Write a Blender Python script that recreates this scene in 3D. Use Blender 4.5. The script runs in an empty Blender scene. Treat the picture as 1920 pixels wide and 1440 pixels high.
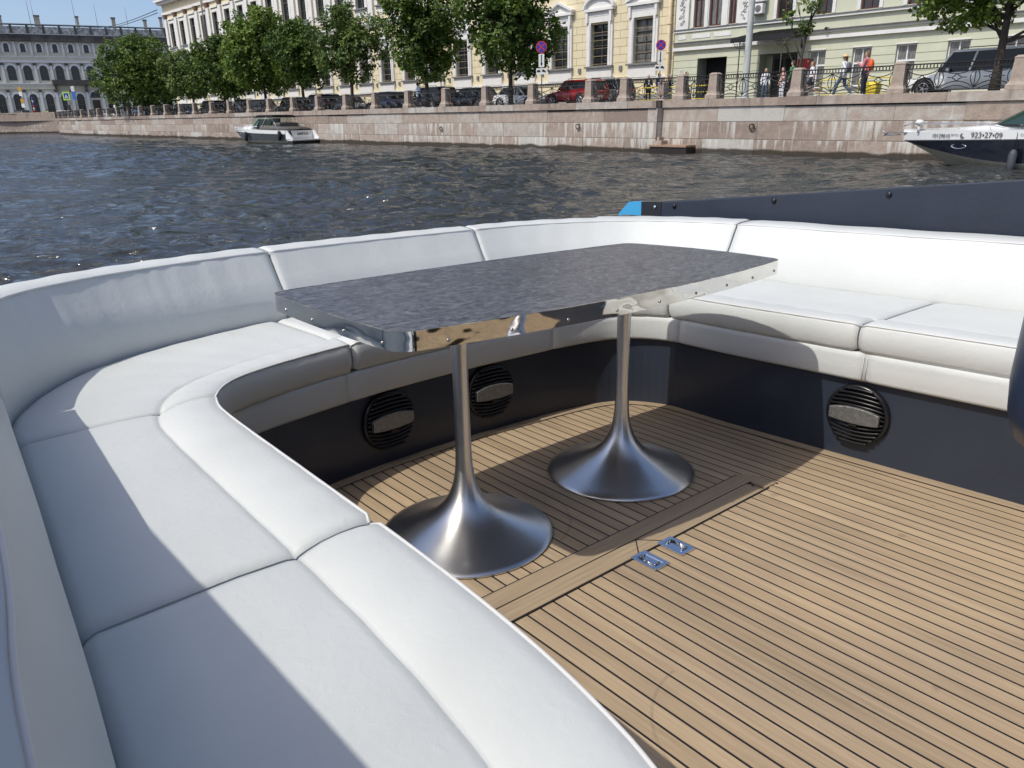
import bpy, bmesh, math, random
import numpy as np
from mathutils import Vector, Matrix, noise
R = math.radians
S = bpy.context.scene
COL = S.collection
# ------------------------------------------------------------------ camera
# World axes: X runs along the far quay (negative = up the canal), Y points across the water to it, Z up, water at 0.
CAMH = 2.0
cam = bpy.data.cameras.new('camera'); camo = bpy.data.objects.new('camera', cam); COL.objects.link(camo)
rt = Vector((0.6733262, 0.7391174, -0.0183676)); up = Vector((-0.2412551, 0.2431278, 0.9395131)); bk = Vector((0.6988762, -0.6281674, 0.3420201))
camo.matrix_world = Matrix(((rt.x, up.x, bk.x, 0), (rt.y, up.y, bk.y, 0), (rt.z, up.z, bk.z, CAMH), (0, 0, 0, 1)))
cam.sensor_width = 36; cam.lens = 36 * 1400 / 1920; cam.clip_start = 0.05; cam.clip_end = 6000
S.camera = camo
# ------------------------------------------------------------------ sky and sun
SUN_EL = R(53.5); SX, SY = 0.12, 0.993
w = bpy.data.worlds.new('World'); S.world = w; w.use_nodes = True
nt = w.node_tree; bg = nt.nodes['Background']
sky = nt.nodes.new('ShaderNodeTexSky'); sky.sky_type = 'NISHITA'; sky.sun_disc = False
sky.sun_elevation = SUN_EL; sky.sun_rotation = math.pi + math.atan2(SX, SY)
sky.air_density = 0.65; sky.dust_density = 2.0; sky.ozone_density = 1.25; sky.altitude = 10
nt.links.new(sky.outputs[0], bg.inputs[0]); bg.inputs[1].default_value = 0.15
sl = bpy.data.lights.new('sun', 'SUN'); so = bpy.data.objects.new('sun', sl); COL.objects.link(so)
sl.energy = 2.5; sl.angle = R(0.53); sl.color = (1.0, 0.965, 0.885)
d_ = Vector((SX * math.cos(SUN_EL), SY * math.cos(SUN_EL), -math.sin(SUN_EL)))
so.rotation_euler = d_.to_track_quat('-Z', 'Y').to_euler(); so.location = (0, 0, 60)
S.view_settings.view_transform = 'Standard'; S.view_settings.look = 'None'
S.view_settings.exposure = 0.26; S.view_settings.gamma = 1.0
S.render.engine = 'CYCLES'
S.cycles.max_bounces = 8; S.cycles.transparent_max_bounces = 8
S.cycles.caustics_reflective = False; S.cycles.caustics_refractive = False
# ------------------------------------------------------------------ materials
MATS = {}
def nd(t, kind, **kw):
    n = t.nodes.new(kind)
    for k, v in kw.items(): setattr(n, k, v)
    return n
def mat(name, col, rough=0.6, metal=0.0, var=0.0, vs=3.0, bump=0.0, bs=40.0, spec=0.5, coat=0.0, stretch=(1, 1, 1), gen=False, col2=None):
    if name in MATS: return MATS[name]
    m = bpy.data.materials.new(name); m.use_nodes = True; t = m.node_tree; b = t.nodes['Principled BSDF']
    b.inputs['Roughness'].default_value = rough; b.inputs['Metallic'].default_value = metal
    b.inputs['Specular IOR Level'].default_value = spec
    b.inputs['Coat Weight'].default_value = coat; b.inputs['Coat Roughness'].default_value = 0.08
    tc = nd(t, 'ShaderNodeTexCoord'); mp = nd(t, 'ShaderNodeMapping'); mp.inputs['Scale'].default_value = stretch
    t.links.new(tc.outputs['Generated' if gen else 'Object'], mp.inputs[0])
    if var > 0 or col2:
        n = nd(t, 'ShaderNodeTexNoise'); n.inputs['Scale'].default_value = vs; n.inputs['Detail'].default_value = 6; n.inputs['Roughness'].default_value = 0.65
        t.links.new(mp.outputs[0], n.inputs['Vector'])
        cr = nd(t, 'ShaderNodeValToRGB'); cr.color_ramp.elements[0].position = 0.32; cr.color_ramp.elements[1].position = 0.68
        c2 = col2 or tuple(min(1, c * (1 + var)) for c in col)
        c1 = col if col2 else tuple(c * (1 - var) for c in col)
        cr.color_ramp.elements[0].color = (*c1, 1); cr.color_ramp.elements[1].color = (*c2, 1)
        t.links.new(n.outputs['Fac'], cr.inputs[0]); t.links.new(cr.outputs[0], b.inputs['Base Color'])
    else: b.inputs['Base Color'].default_value = (*col, 1)
    if bump > 0:
        n2 = nd(t, 'ShaderNodeTexNoise'); n2.inputs['Scale'].default_value = bs; n2.inputs['Detail'].default_value = 4
        t.links.new(mp.outputs[0], n2.inputs['Vector'])
        bp = nd(t, 'ShaderNodeBump'); bp.inputs['Strength'].default_value = bump; bp.inputs['Distance'].default_value = 0.02
        t.links.new(n2.outputs['Fac'], bp.inputs['Height']); t.links.new(bp.outputs[0], b.inputs['Normal'])
    MATS[name] = m; return m
# ------------------------------------------------------------------ mesh builder
class MB:
    def __init__(s): s.v = []; s.f = []; s.fm = []; s.sm = []; s.M = Matrix()
    def addv(s, p):
        q = s.M @ Vector(p); s.v.append((q.x, q.y, q.z)); return len(s.v) - 1
    def face(s, idx, mi=0, sm=False): s.f.append(tuple(idx)); s.fm.append(mi); s.sm.append(sm)
    def box(s, x0, x1, y0, y1, z0, z1, mi=0):
        i = [s.addv(p) for p in ((x0, y0, z0), (x1, y0, z0), (x1, y1, z0), (x0, y1, z0), (x0, y0, z1), (x1, y0, z1), (x1, y1, z1), (x0, y1, z1))]
        for q in ((3, 2, 1, 0), (4, 5, 6, 7), (0, 1, 5, 4), (1, 2, 6, 5), (2, 3, 7, 6), (3, 0, 4, 7)): s.face([i[k] for k in q], mi)
    def frus(s, cx, cy, z0, z1, a0, b0, a1, b1, mi=0):
        i = [s.addv(p) for p in ((cx - a0, cy - b0, z0), (cx + a0, cy - b0, z0), (cx + a0, cy + b0, z0), (cx - a0, cy + b0, z0), (cx - a1, cy - b1, z1), (cx + a1, cy - b1, z1), (cx + a1, cy + b1, z1), (cx - a1, cy + b1, z1))]
        for q in ((3, 2, 1, 0), (4, 5, 6, 7), (0, 1, 5, 4), (1, 2, 6, 5), (2, 3, 7, 6), (3, 0, 4, 7)): s.face([i[k] for k in q], mi)
    def loft(s, rings, closed=True, caps=True, mi=0, sm=True):
        idx = [[s.addv(p) for p in r] for r in rings]; n = len(rings[0])
        for a, b in zip(idx, idx[1:]):
            for k in range(n if closed else n - 1):
                j = (k + 1) % n; s.face((a[k], a[j], b[j], b[k]), mi, sm)
        if caps:
            s.face(idx[0][::-1], mi, False); s.face(idx[-1], mi, False)
        return idx
    def lathe(s, prof, n=32, c=(0, 0), mi=0, sm=True, caps=True):
        s.loft([[(c[0] + r * math.cos(2 * math.pi * k / n), c[1] + r * math.sin(2 * math.pi * k / n), z) for k in range(n)] for r, z in prof], True, caps, mi, sm)
    def tube(s, pts, r, n=6, mi=0, sm=True, closed=False, rs=None):
        pts = [Vector(p) for p in pts]; m = len(pts); rings = []
        prev = None
        for i, p in enumerate(pts):
            if closed: t = pts[(i + 1) % m] - pts[i - 1]
            else: t = pts[min(i + 1, m - 1)] - pts[max(i - 1, 0)]
            if t.length < 1e-9: t = Vector((0, 0, 1))
            t.normalize()
            if prev is None:
                a = Vector((0, 0, 1)) if abs(t.z) < .9 else Vector((1, 0, 0)); u = t.cross(a).normalized()
            else:
                u = prev - t * prev.dot(t); u = u.normalized() if u.length > 1e-6 else t.orthogonal().normalized()
            prev = u; w_ = t.cross(u); rr = rs[i] if rs else r
            rings.append([p + (u * math.cos(2 * math.pi * k / n) + w_ * math.sin(2 * math.pi * k / n)) * rr for k in range(n)])
        if closed: rings.append(rings[0]); s.loft(rings, True, False, mi, sm)
        else: s.loft(rings, True, True, mi, sm)
    def cyl(s, p0, p1, r, n=12, mi=0, r1=None, sm=True): s.tube([p0, p1], r, n, mi, sm, rs=[r, r if r1 is None else r1])
    def prism(s, poly, y0, y1, mi=0, sm=False):
        "poly in xz, extruded along y"
        a = [s.addv((x, y0, z)) for x, z in poly]; b = [s.addv((x, y1, z)) for x, z in poly]; n = len(poly)
        s.face(a, mi); s.face(b[::-1], mi)
        for k in range(n): j = (k + 1) % n; s.face((a[j], a[k], b[k], b[j]), mi, sm)
    def flat(s, poly, z0, z1, mi=0):
        "poly in xy, extruded up"
        a = [s.addv((x, y, z0)) for x, y in poly]; b = [s.addv((x, y, z1)) for x, y in poly]; n = len(poly)
        s.face(a[::-1], mi); s.face(b, mi)
        for k in range(n): j = (k + 1) % n; s.face((a[k], a[j], b[j], b[k]), mi)
    def ell(s, c, r, nu=12, nv=8, mi=0):
        rings = []
        for i in range(nv + 1):
            th = math.pi * (i + .02 * (i == 0) - .02 * (i == nv)) / nv
            rings.append([(c[0] + r[0] * math.sin(th) * math.cos(2 * math.pi * k / nu), c[1] + r[1] * math.sin(th) * math.sin(2 * math.pi * k / nu), c[2] - r[2] * math.cos(th)) for k in range(nu)])
        s.loft(rings, True, True, mi, True)
    def build(s, name, mats, parent=None, fix=True, bevel=0):
        me = bpy.data.meshes.new(name); me.from_pydata(s.v, [], s.f)
        if not isinstance(mats, (list, tuple)): mats = [mats]
        for m in mats: me.materials.append(m)
        me.polygons.foreach_set('material_index', s.fm); me.polygons.foreach_set('use_smooth', s.sm)
        if fix:
            bm = bmesh.new(); bm.from_mesh(me); bmesh.ops.recalc_face_normals(bm, faces=bm.faces); bm.to_mesh(me); bm.free()
        me.update()
        o = bpy.data.objects.new(name, me); COL.objects.link(o)
        if parent: o.parent = parent
        if bevel:
            b = o.modifiers.new('bevel', 'BEVEL'); b.width = bevel; b.segments = 2; b.limit_method = 'ANGLE'; b.angle_limit = R(40)
        return o
def tag(o, label, cat, group=None):
    o['label'] = label; o['category'] = cat
    if group: o['group'] = group
    return o
def struct(o, kind='structure'): o['kind'] = kind; return o
def thing(name, label, cat, loc=(0, 0, 0), rz=0.0, group=None, mw=None):
    o = bpy.data.objects.new(name, None); COL.objects.link(o); o.empty_display_size = .2
    if mw is not None: o.matrix_world = mw
    else: o.location = loc; o.rotation_euler = (0, 0, rz)
    return tag(o, label, cat, group)
def dup(src, loc=None, rz=None, label=None, scale=None):
    c = src.copy(); COL.objects.link(c)
    if loc is not None: c.location = loc
    if rz is not None: c.rotation_euler = (0, 0, rz)
    if scale is not None: c.scale = scale
    if label: c['label'] = label
    for ch in list(src.children):
        d = ch.copy(); COL.objects.link(d); d.parent = c
        for g in list(ch.children):
            e = g.copy(); COL.objects.link(e); e.parent = d
    return c
def smoothpath(pts, n, closed=False):
    "Catmull-Rom resample to n points, even arc length"
    P = [np.array(p, float) for p in pts]; out = []
    m = len(P)
    for i in range(m - 1):
        p0 = P[max(i - 1, 0)]; p1 = P[i]; p2 = P[i + 1]; p3 = P[min(i + 2, m - 1)]
        for t in np.linspace(0, 1, 24, endpoint=False):
            out.append(.5 * ((2 * p1) + (p2 - p0) * t + (2 * p0 - 5 * p1 + 4 * p2 - p3) * t * t + (3 * p1 - p0 - 3 * p2 + p3) * t ** 3))
    out.append(P[-1]); out = np.array(out)
    if n is None: return out
    s = np.r_[0, np.cumsum(np.linalg.norm(np.diff(out, axis=0), axis=1))]
    q = np.linspace(0, s[-1], n)
    return np.array([np.interp(q, s, out[:, k]) for k in range(out.shape[1])]).T
ORD = ['first', 'second', 'third', 'fourth', 'fifth', 'sixth', 'seventh', 'eighth', 'ninth', 'tenth', 'eleventh', 'twelfth', 'thirteenth', 'fourteenth', 'fifteenth', 'sixteenth', 'seventeenth', 'eighteenth', 'nineteenth', 'twentieth']
ORD += ['twenty-' + o for o in ORD[:9]] + ['thirtieth'] + ['thirty-' + o for o in ORD[:9]]
# ------------------------------------------------------------------ the tour boat (boat axes: u across, v fore-aft, w up; origin on deck between the table feet)
BU = Vector((0.0413145, 0.9987935, -0.0265466)); BV = Vector((-0.9986506, 0.0404426, -0.0325799)); BW = Vector((-0.0314669, 0.0278568, 0.9991165)); BO = Vector((-1.542202, 1.5459101, 0.8023494))
MBOAT = Matrix(((BU.x, BV.x, BW.x, BO.x), (BU.y, BV.y, BW.y, BO.y), (BU.z, BV.z, BW.z, BO.z), (0, 0, 0, 1)))
def bthing(name, label, cat, o=(0, 0, 0), rz=0, group=None):
    return thing(name, label, cat, mw=MBOAT @ Matrix.Translation(o) @ Matrix.Rotation(rz, 4, 'Z'), group=group)
def vinyl():
    m = bpy.data.materials.new('white_vinyl'); m.use_nodes = True; t = m.node_tree; b = t.nodes['Principled BSDF']
    b.inputs['Base Color'].default_value = (.68, .675, .66, 1); b.inputs['Roughness'].default_value = .5; b.inputs['Specular IOR Level'].default_value = .25
    tc = nd(t, 'ShaderNodeTexCoord')
    n1 = nd(t, 'ShaderNodeTexNoise'); n1.inputs['Scale'].default_value = 9; n1.inputs['Detail'].default_value = 3
    v = nd(t, 'ShaderNodeTexVoronoi'); v.inputs['Scale'].default_value = 420
    n3 = nd(t, 'ShaderNodeTexNoise'); n3.inputs['Scale'].default_value = 30; n3.inputs['Detail'].default_value = 5; n3.inputs['Distortion'].default_value = 1.5
    for n in (n1, v, n3): t.links.new(tc.outputs['Object'], n.inputs['Vector'])
    b1 = nd(t, 'ShaderNodeBump'); b1.inputs['Strength'].default_value = .22; b1.inputs['Distance'].default_value = .01
    b2 = nd(t, 'ShaderNodeBump'); b2.inputs['Strength'].default_value = .10; b2.inputs['Distance'].default_value = .001
    b3 = nd(t, 'ShaderNodeBump'); b3.inputs['Strength'].default_value = .16; b3.inputs['Distance'].default_value = .006
    t.links.new(n1.outputs['Fac'], b1.inputs['Height']); t.links.new(v.outputs['Distance'], b2.inputs['Height']); t.links.new(n3.outputs['Fac'], b3.inputs['Height'])
    t.links.new(b1.outputs[0], b3.inputs['Normal']); t.links.new(b3.outputs[0], b2.inputs['Normal']); t.links.new(b2.outputs[0], b.inputs['Normal'])
    cr = nd(t, 'ShaderNodeValToRGB'); cr.color_ramp.elements[0].position = .3; cr.color_ramp.elements[1].position = .75
    cr.color_ramp.elements[0].color = (.59, .605, .585, 1); cr.color_ramp.elements[1].color = (.64, .655, .635, 1)
    n4 = nd(t, 'ShaderNodeTexNoise'); n4.inputs['Scale'].default_value = 4; n4.inputs['Detail'].default_value = 6
    t.links.new(tc.outputs['Object'], n4.inputs['Vector']); t.links.new(n4.outputs['Fac'], cr.inputs[0]); t.links.new(cr.outputs[0], b.inputs['Base Color'])
    return m
VIN = vinyl()
PIPE = mat('vinyl_piping', (.66, .655, .64), .45)
NAVY = mat('navy_paint', (.027, .035, .053), .40, var=.12, vs=2.5, bump=.05, bs=60, coat=.12, spec=.4)
NAVYG = mat('gloss_navy_hull', (.012, .016, .03), .15, coat=.6)
CHROME = mat('chrome', (.80, .80, .80), .06, 1.0)
BLACKP = mat('black_plastic', (.012, .012, .014), .28)

RINGS = ((-.361, -1.035, .2335, .45), (-.25, .03, .266, .5))
def teak():
    m = bpy.data.materials.new('teak_deck'); m.use_nodes = True; t = m.node_tree; b = t.nodes['Principled BSDF']; L = t.links.new
    b.inputs['Roughness'].default_value = .62; b.inputs['Specular IOR Level'].default_value = .35
    tc = nd(t, 'ShaderNodeTexCoord'); sp = nd(t, 'ShaderNodeSeparateXYZ'); L(tc.outputs['Object'], sp.inputs[0])
    def mth(op, a, b_=None, c=None):
        n = nd(t, 'ShaderNodeMath', operation=op)
        for i, x in enumerate((a, b_, c)):
            if x is None: continue
            if isinstance(x, (int, float)): n.inputs[i].default_value = x
            else: L(x, n.inputs[i])
        return n.outputs[0]
    PT = .0441
    q = mth('DIVIDE', mth('ADD', sp.outputs['X'], 10 * PT - .4915 + 20 * PT - 18 * PT + PT * 0), PT)   # plank index
    fl = mth('FLOOR', q); fr = mth('SUBTRACT', q, fl)
    wn = nd(t, 'ShaderNodeTexWhiteNoise', noise_dimensions='1D'); L(fl, wn.inputs['W'])
    # grain, offset per plank
    cb = nd(t, 'ShaderNodeCombineXYZ'); L(mth('MULTIPLY', sp.outputs['X'], 110), cb.inputs[0]); L(mth('ADD', mth('MULTIPLY', sp.outputs['Y'], 3.2), mth('MULTIPLY', wn.outputs['Value'], 37)), cb.inputs[1]); L(fl, cb.inputs[2])
    g = nd(t, 'ShaderNodeTexNoise'); g.inputs['Scale'].default_value = 1; g.inputs['Detail'].default_value = 5; g.inputs['Roughness'].default_value = .7; L(cb.outputs[0], g.inputs['Vector'])
    cb2 = nd(t, 'ShaderNodeCombineXYZ'); L(mth('MULTIPLY', sp.outputs['X'], 25), cb2.inputs[0]); L(mth('ADD', mth('MULTIPLY', sp.outputs['Y'], .9), mth('MULTIPLY', wn.outputs['Value'], 90)), cb2.inputs[1]); L(fl, cb2.inputs[2])
    g2 = nd(t, 'ShaderNodeTexNoise'); g2.inputs['Scale'].default_value = 1; g2.inputs['Detail'].default_value = 3; L(cb2.outputs[0], g2.inputs['Vector'])
    cr = nd(t, 'ShaderNodeValToRGB'); e = cr.color_ramp.elements; e[0].position = .25; e[0].color = (.29, .215, .13, 1); e[1].position = .75; e[1].color = (.61, .47, .30, 1)
    x = e.new(.5); x.color = (.455, .34, .218, 1)
    mix = mth('ADD', mth('MULTIPLY', g.outputs['Fac'], .50), mth('ADD', mth('MULTIPLY', g2.outputs['Fac'], .38), mth('MULTIPLY', wn.outputs['Value'], .13)))
    L(mix, cr.inputs[0])
    # large weathering
    wv = nd(t, 'ShaderNodeTexNoise'); wv.inputs['Scale'].default_value = 2.2; wv.inputs['Detail'].default_value = 4; L(tc.outputs['Object'], wv.inputs['Vector'])
    wr = nd(t, 'ShaderNodeValToRGB'); wr.color_ramp.elements[0].position = .3; wr.color_ramp.elements[0].color = (.80, .80, .82, 1); wr.color_ramp.elements[1].position = .7; wr.color_ramp.elements[1].color = (1.06, 1.04, 1.0, 1)
    L(wv.outputs['Fac'], wr.inputs[0])
    mu = nd(t, 'ShaderNodeMix', data_type='RGBA', blend_type='MULTIPLY'); mu.inputs[0].default_value = 1; L(cr.outputs[0], mu.inputs[6]); L(wr.outputs[0], mu.inputs[7])
    # small spots and drips
    vo = nd(t, 'ShaderNodeTexVoronoi'); vo.inputs['Scale'].default_value = 5.5; vo.inputs['Randomness'].default_value = 1
    n9 = nd(t, 'ShaderNodeTexNoise'); n9.inputs['Scale'].default_value = 22; L(tc.outputs['Object'], n9.inputs['Vector'])
    L(tc.outputs['Object'], vo.inputs['Vector'])
    wob = mth('ADD', vo.outputs['Distance'], mth('MULTIPLY', mth('SUBTRACT', n9.outputs['Fac'], .5), .35))
    sr = nd(t, 'ShaderNodeValToRGB'); sr.color_ramp.elements[0].position = .03; sr.color_ramp.elements[0].color = (.80, .78, .77, 1); sr.color_ramp.elements[1].position = .07; sr.color_ramp.elements[1].color = (1, 1, 1, 1)
    L(wob, sr.inputs[0])
    mu2 = nd(t, 'ShaderNodeMix', data_type='RGBA', blend_type='MULTIPLY'); mu2.inputs[0].default_value = 1; L(mu.outputs[2], mu2.inputs[6]); L(sr.outputs[0], mu2.inputs[7])
    # faint ring marks left by the table foot and by a pot
    cur = mu2.outputs[2]
    for cx_, cy_, r_, k_ in RINGS:
        dx = mth('SUBTRACT', sp.outputs['X'], cx_); dy = mth('SUBTRACT', sp.outputs['Y'], cy_); dd = mth('SQRT', mth('ADD', mth('MULTIPLY', dx, dx), mth('MULTIPLY', dy, dy)))
        near = mth('LESS_THAN', mth('ABSOLUTE', mth('SUBTRACT', dd, r_)), .0035); mr_ = nd(t, 'ShaderNodeMix', data_type='RGBA', blend_type='MULTIPLY'); L(mth('MULTIPLY', mth('MULTIPLY', near, mth('LESS_THAN', sp.outputs['X'], -.37 if cx_ < -.3 else .5)), mth('MULTIPLY', n9.outputs['Fac'], k_)), mr_.inputs[0]); L(cur, mr_.inputs[6]); mr_.inputs[7].default_value = (.35, .33, .32, 1); cur = mr_.outputs[2]
    # caulk line
    ck = mth('LESS_THAN', mth('MINIMUM', fr, mth('SUBTRACT', 1, fr)), .062)
    at = nd(t, 'ShaderNodeAttribute', attribute_name='plank'); ck2 = mth('MULTIPLY', ck, at.outputs['Fac'])
    mx = nd(t, 'ShaderNodeMix', data_type='RGBA'); L(ck2, mx.inputs[0]); L(cur, mx.inputs[6]); mx.inputs[7].default_value = (.018, .016, .018, 1)
    L(mx.outputs[2], b.inputs['Base Color'])
    bp = nd(t, 'ShaderNodeBump'); bp.inputs['Strength'].default_value = .25; bp.inputs['Distance'].default_value = .002
    L(mth('SUBTRACT', g.outputs['Fac'], mth('MULTIPLY', ck2, 1.5)), bp.inputs['Height']); L(bp.outputs[0], b.inputs['Normal'])
    return m
TEAK = teak()
CAULK = mat('black_caulk', (.015, .014, .016), .55)
def board_mat(name, axis):
    m = bpy.data.materials.new(name); m.use_nodes = True; t = m.node_tree; b = t.nodes['Principled BSDF']; L = t.links.new
    b.inputs['Roughness'].default_value = .6; b.inputs['Specular IOR Level'].default_value = .35
    tc = nd(t, 'ShaderNodeTexCoord'); mp = nd(t, 'ShaderNodeMapping'); L(tc.outputs['Object'], mp.inputs[0])
    mp.inputs['Scale'].default_value = (3.2, 110, 1) if axis == 0 else (110, 3.2, 1)
    g = nd(t, 'ShaderNodeTexNoise'); g.inputs['Scale'].default_value = 1; g.inputs['Detail'].default_value = 6; g.inputs['Roughness'].default_value = .7; L(mp.outputs[0], g.inputs['Vector'])
    cr = nd(t, 'ShaderNodeValToRGB'); e = cr.color_ramp.elements; e[0].position = .25; e[0].color = (.28, .205, .13, 1); e[1].position = .78; e[1].color = (.50, .385, .25, 1)
    L(g.outputs['Fac'], cr.inputs[0]); L(cr.outputs[0], b.inputs['Base Color'])
    bp = nd(t, 'ShaderNodeBump'); bp.inputs['Strength'].default_value = .2; bp.inputs['Distance'].default_value = .002; L(g.outputs['Fac'], bp.inputs['Height']); L(bp.outputs[0], b.inputs['Normal'])
    return m
TEAKB = board_mat('teak_cross_board', 0); TEAKC = board_mat('teak_margin_board', 1)

# inner outline of the cockpit (navy bench base at deck level), from aft left round the stern to aft right
W_ = [(-.985, -6), (-.985, -2.6), (-.98, -1.3), (-.975, -.6), (-.97, .1), (-.95, .31), (-.905, .42), (-.83, .50), (-.71, .545), (-.55, .577), (-.40, .60), (-.2, .62), (.1, .627), (.39, .612), (.62, .595), (.80, .560), (.90, .510), (.965, .435), (1.005, .35), (1.018, .28), (1.018, 0), (1.04, -.45), (1.068, -1.04), (1.10, -1.7), (1.14, -2.6), (1.20, -6)]
F_ = [(-1.04, -1.66), (-1.03, -1.38), (-.985, -1.19), (-.958, -1.0), (-.943, -.72), (-.938, -.3), (-.932, .15), (-.917, .295), (-.875, .395), (-.80, .468), (-.69, .513), (-.56, .545), (-.40, .572), (-.2, .592), (.1, .598), (.39, .583), (.61, .566), (.785, .532), (.875, .487), (.938, .417), (.976, .34), (.988, .27), (.990, 0), (1.01, -.45), (1.04, -.9), (1.08, -1.7), (1.09, -2.0)]
B_ = [(-1.47, -1.62), (-1.46, -1.1), (-1.44, -.86), (-1.42, -.51), (-1.405, -.25), (-1.39, .06), (-1.375, .36), (-1.365, .53), (-1.29, .72), (-1.16, .90), (-1.04, .99), (-.91, 1.06), (-.69, 1.135), (-.38, 1.20), (.1, 1.235), (.6, 1.235), (.95, 1.215), (1.2, 1.14), (1.42, 1.0), (1.55, .8), (1.615, .58), (1.63, .36), (1.625, 0), (1.64, -.42), (1.67, -.9), (1.72, -1.7), (1.74, -2.0)]
FN = smoothpath(F_, 400); BN = smoothpath(B_, 400); WN = smoothpath(W_, 420)
def zadd(u): return -.012 + .0105 * (u + 1)
def polylen(P): return np.r_[0, np.cumsum(np.linalg.norm(np.diff(P, axis=0), axis=1))]
def normals(P):
    t = np.gradient(P, axis=0); t /= np.linalg.norm(t, axis=1)[:, None]; return np.c_[-t[:, 1], t[:, 0]]   # left of travel = outboard
def near_i(P, q): return int(np.argmin(np.linalg.norm(P - np.array(q), axis=1)))
def interp(P, x):
    i = min(int(x), len(P) - 2); f = x - i; return P[i] * (1 - f) + P[i + 1] * f

boat = bthing('tour_boat', 'white and navy open tour boat with teak cockpit deck in the foreground', 'boat')
# teak deck
dk = MB(); pts = [tuple(p) for p in WN]
a = [dk.addv((x + (0.03 * (1 if x > 0 else -1)), y + (.03 if y > 0 else 0), 0)) for x, y in pts]
dk.face(a)
deck = dk.build('teak_deck', TEAK, boat, fix=False)
at = deck.data.attributes.new('plank', 'FLOAT', 'POINT')
for i in range(len(deck.data.vertices)): at.data[i].value = 1.0
if deck.data.polygons[0].normal.z < 0: deck.data.flip_normals()
hb = MB(); hb.box(-1.3, 1.3, -6, 1.2, -.08, -.004); hb.build('deck_base', NAVYG, boat)
# margin board that follows the bench base
NW = normals(WN)
mg = MB(); ml = MB()
sel = [i for i in range(len(WN)) if WN[i][1] > -1.9 or WN[i][0] > 0]
for k in range(len(sel) - 1):
    i, j = sel[k], sel[k + 1]
    for bld, o0, o1, z in ((mg, .03, -.046, .0022), (ml, -.046, -.0505, .0026)):
        q = [bld.addv((*(WN[i] + NW[i] * o0), z)), bld.addv((*(WN[j] + NW[j] * o0), z)), bld.addv((*(WN[j] + NW[j] * o1), z)), bld.addv((*(WN[i] + NW[i] * o1), z))]
        bld.face(q)
mg.build('margin_board', TEAKC, boat); ml.build('caulk_line', CAULK, boat)
# two cross boards with an open joint between them, mitred hatch corner
cb = MB(); cb.box(-.945, .585, -.366, -.307, .001, .0045); cb.build('cross_board', TEAKB, boat)
cb = MB(); cb.box(-.945, .56, -.431, -.3705, .001, .0045); cb.build('cross_board', TEAKB, boat)
cr_ = MB()
def arc_board(r0, r1, cx, cy, a0, a1, z, bld, n=14):
    for k in range(n):
        A = a0 + (a1 - a0) * k / n; B = a0 + (a1 - a0) * (k + 1) / n
        q = [bld.addv((cx + r * math.cos(t_), cy + r * math.sin(t_), z)) for r, t_ in ((r1, A), (r1, B), (r0, B), (r0, A))]; bld.face(q)
arc_board(.0, .059, .585, -.366, R(90), R(0), .0045, cr_); arc_board(0, .0, .585, -.366, R(90), R(0), .0045, cr_)
cr_.box(.585, .644, -.43, -.366, .001, .0045)
cr_.build('corner_board', TEAKB, boat)
ck = MB()
ck.box(-.945, .60, -.3705, -.366, .0, .0030); ck.box(-.945, .60, -.307, -.3025, .0, .0040); ck.box(-.945, .595, -.4355, -.431, .0, .0040)
ck.box(.560, .5635, -.431, -.3705, .0, .0040); ck.box(.6445, .648, -.436, -.366, .0, .0040)
for (x0, y0, x1, y1) in ((-.003, -.3705, -.060, -.432), (-.003, -.3705, .056, -.432), (.585, -.366, .560, -.40)):
    dx, dy = x1 - x0, y1 - y0; l = math.hypot(dx, dy); nx, ny = -dy / l * .0016, dx / l * .0016
    ck.flat([(x0 + nx, y0 + ny), (x1 + nx, y1 + ny), (x1 - nx, y1 - ny), (x0 - nx, y0 - ny)], .003, .0052)
ck.build('caulk_joint', CAULK, boat)
# navy bench base wall and bench box top
bw = MB()
for i in range(len(WN) - 1):
    q = [bw.addv((*WN[i], -.02)), bw.addv((*WN[i + 1], -.02)), bw.addv((*WN[i + 1], .365)), bw.addv((*WN[i], .365))]; bw.face(q, 0, True)
for i in range(len(WN) - 1):
    a0 = WN[i]; a1 = WN[i + 1]; 
    b0 = a0 + NW[i] * .62; b1 = a1 + NW[i + 1] * .62
    if np.linalg.norm(b1 - b0) < 1: bw.face([bw.addv((*a0, .365)), bw.addv((*a1, .365)), bw.addv((*b1, .365)), bw.addv((*b0, .365))])
bwo = bw.build('bench_base', NAVY, boat)
# corner post at the far corner
# padded skirt below the cushions, in sections
def skirt(i0, i1):
    m = MB(); rings = []
    prof = [(.03, .390), (-.022, .390), (-.026, .387), (-.0275, .37), (-.028, .34), (-.0275, .30), (-.025, .292), (-.018, .288), (.03, .288)]
    for i in range(i0, i1 + 1):
        e = min(i - i0, i1 - i); s_ = .004 if e == 0 else 0
        rings.append([tuple(WN[i] + NW[i] * (o + s_)) + (z + zadd(WN[i][0]),) for o, z in prof])
    m.loft(rings, True, True); return m.build('padded_skirt', VIN, boat)
cuts = [near_i(WN, (-.98, -1.7))] + [near_i(WN, p) for p in ((-.95, -.55), (-.88, .37), (-.40, .59), (.54, .59), (1.018, .27), (1.045, -.50), (1.11, -1.9))]
for c0_, c1_ in zip(cuts, cuts[1:]): skirt(c0_, c1_)
sk = MB()
for dz in (-.006, .006):
    P = interp(WN, cuts[6] + .0); n_ = NW[cuts[6]]; t_ = np.array([n_[1], -n_[0]])
    q = P - n_ * .0280 + t_ * dz; sk.tube([(q[0], q[1], .389), (q[0], q[1], .300)], .0012, 5)
sk.build('skirt_stitching', PIPE, boat)
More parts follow.
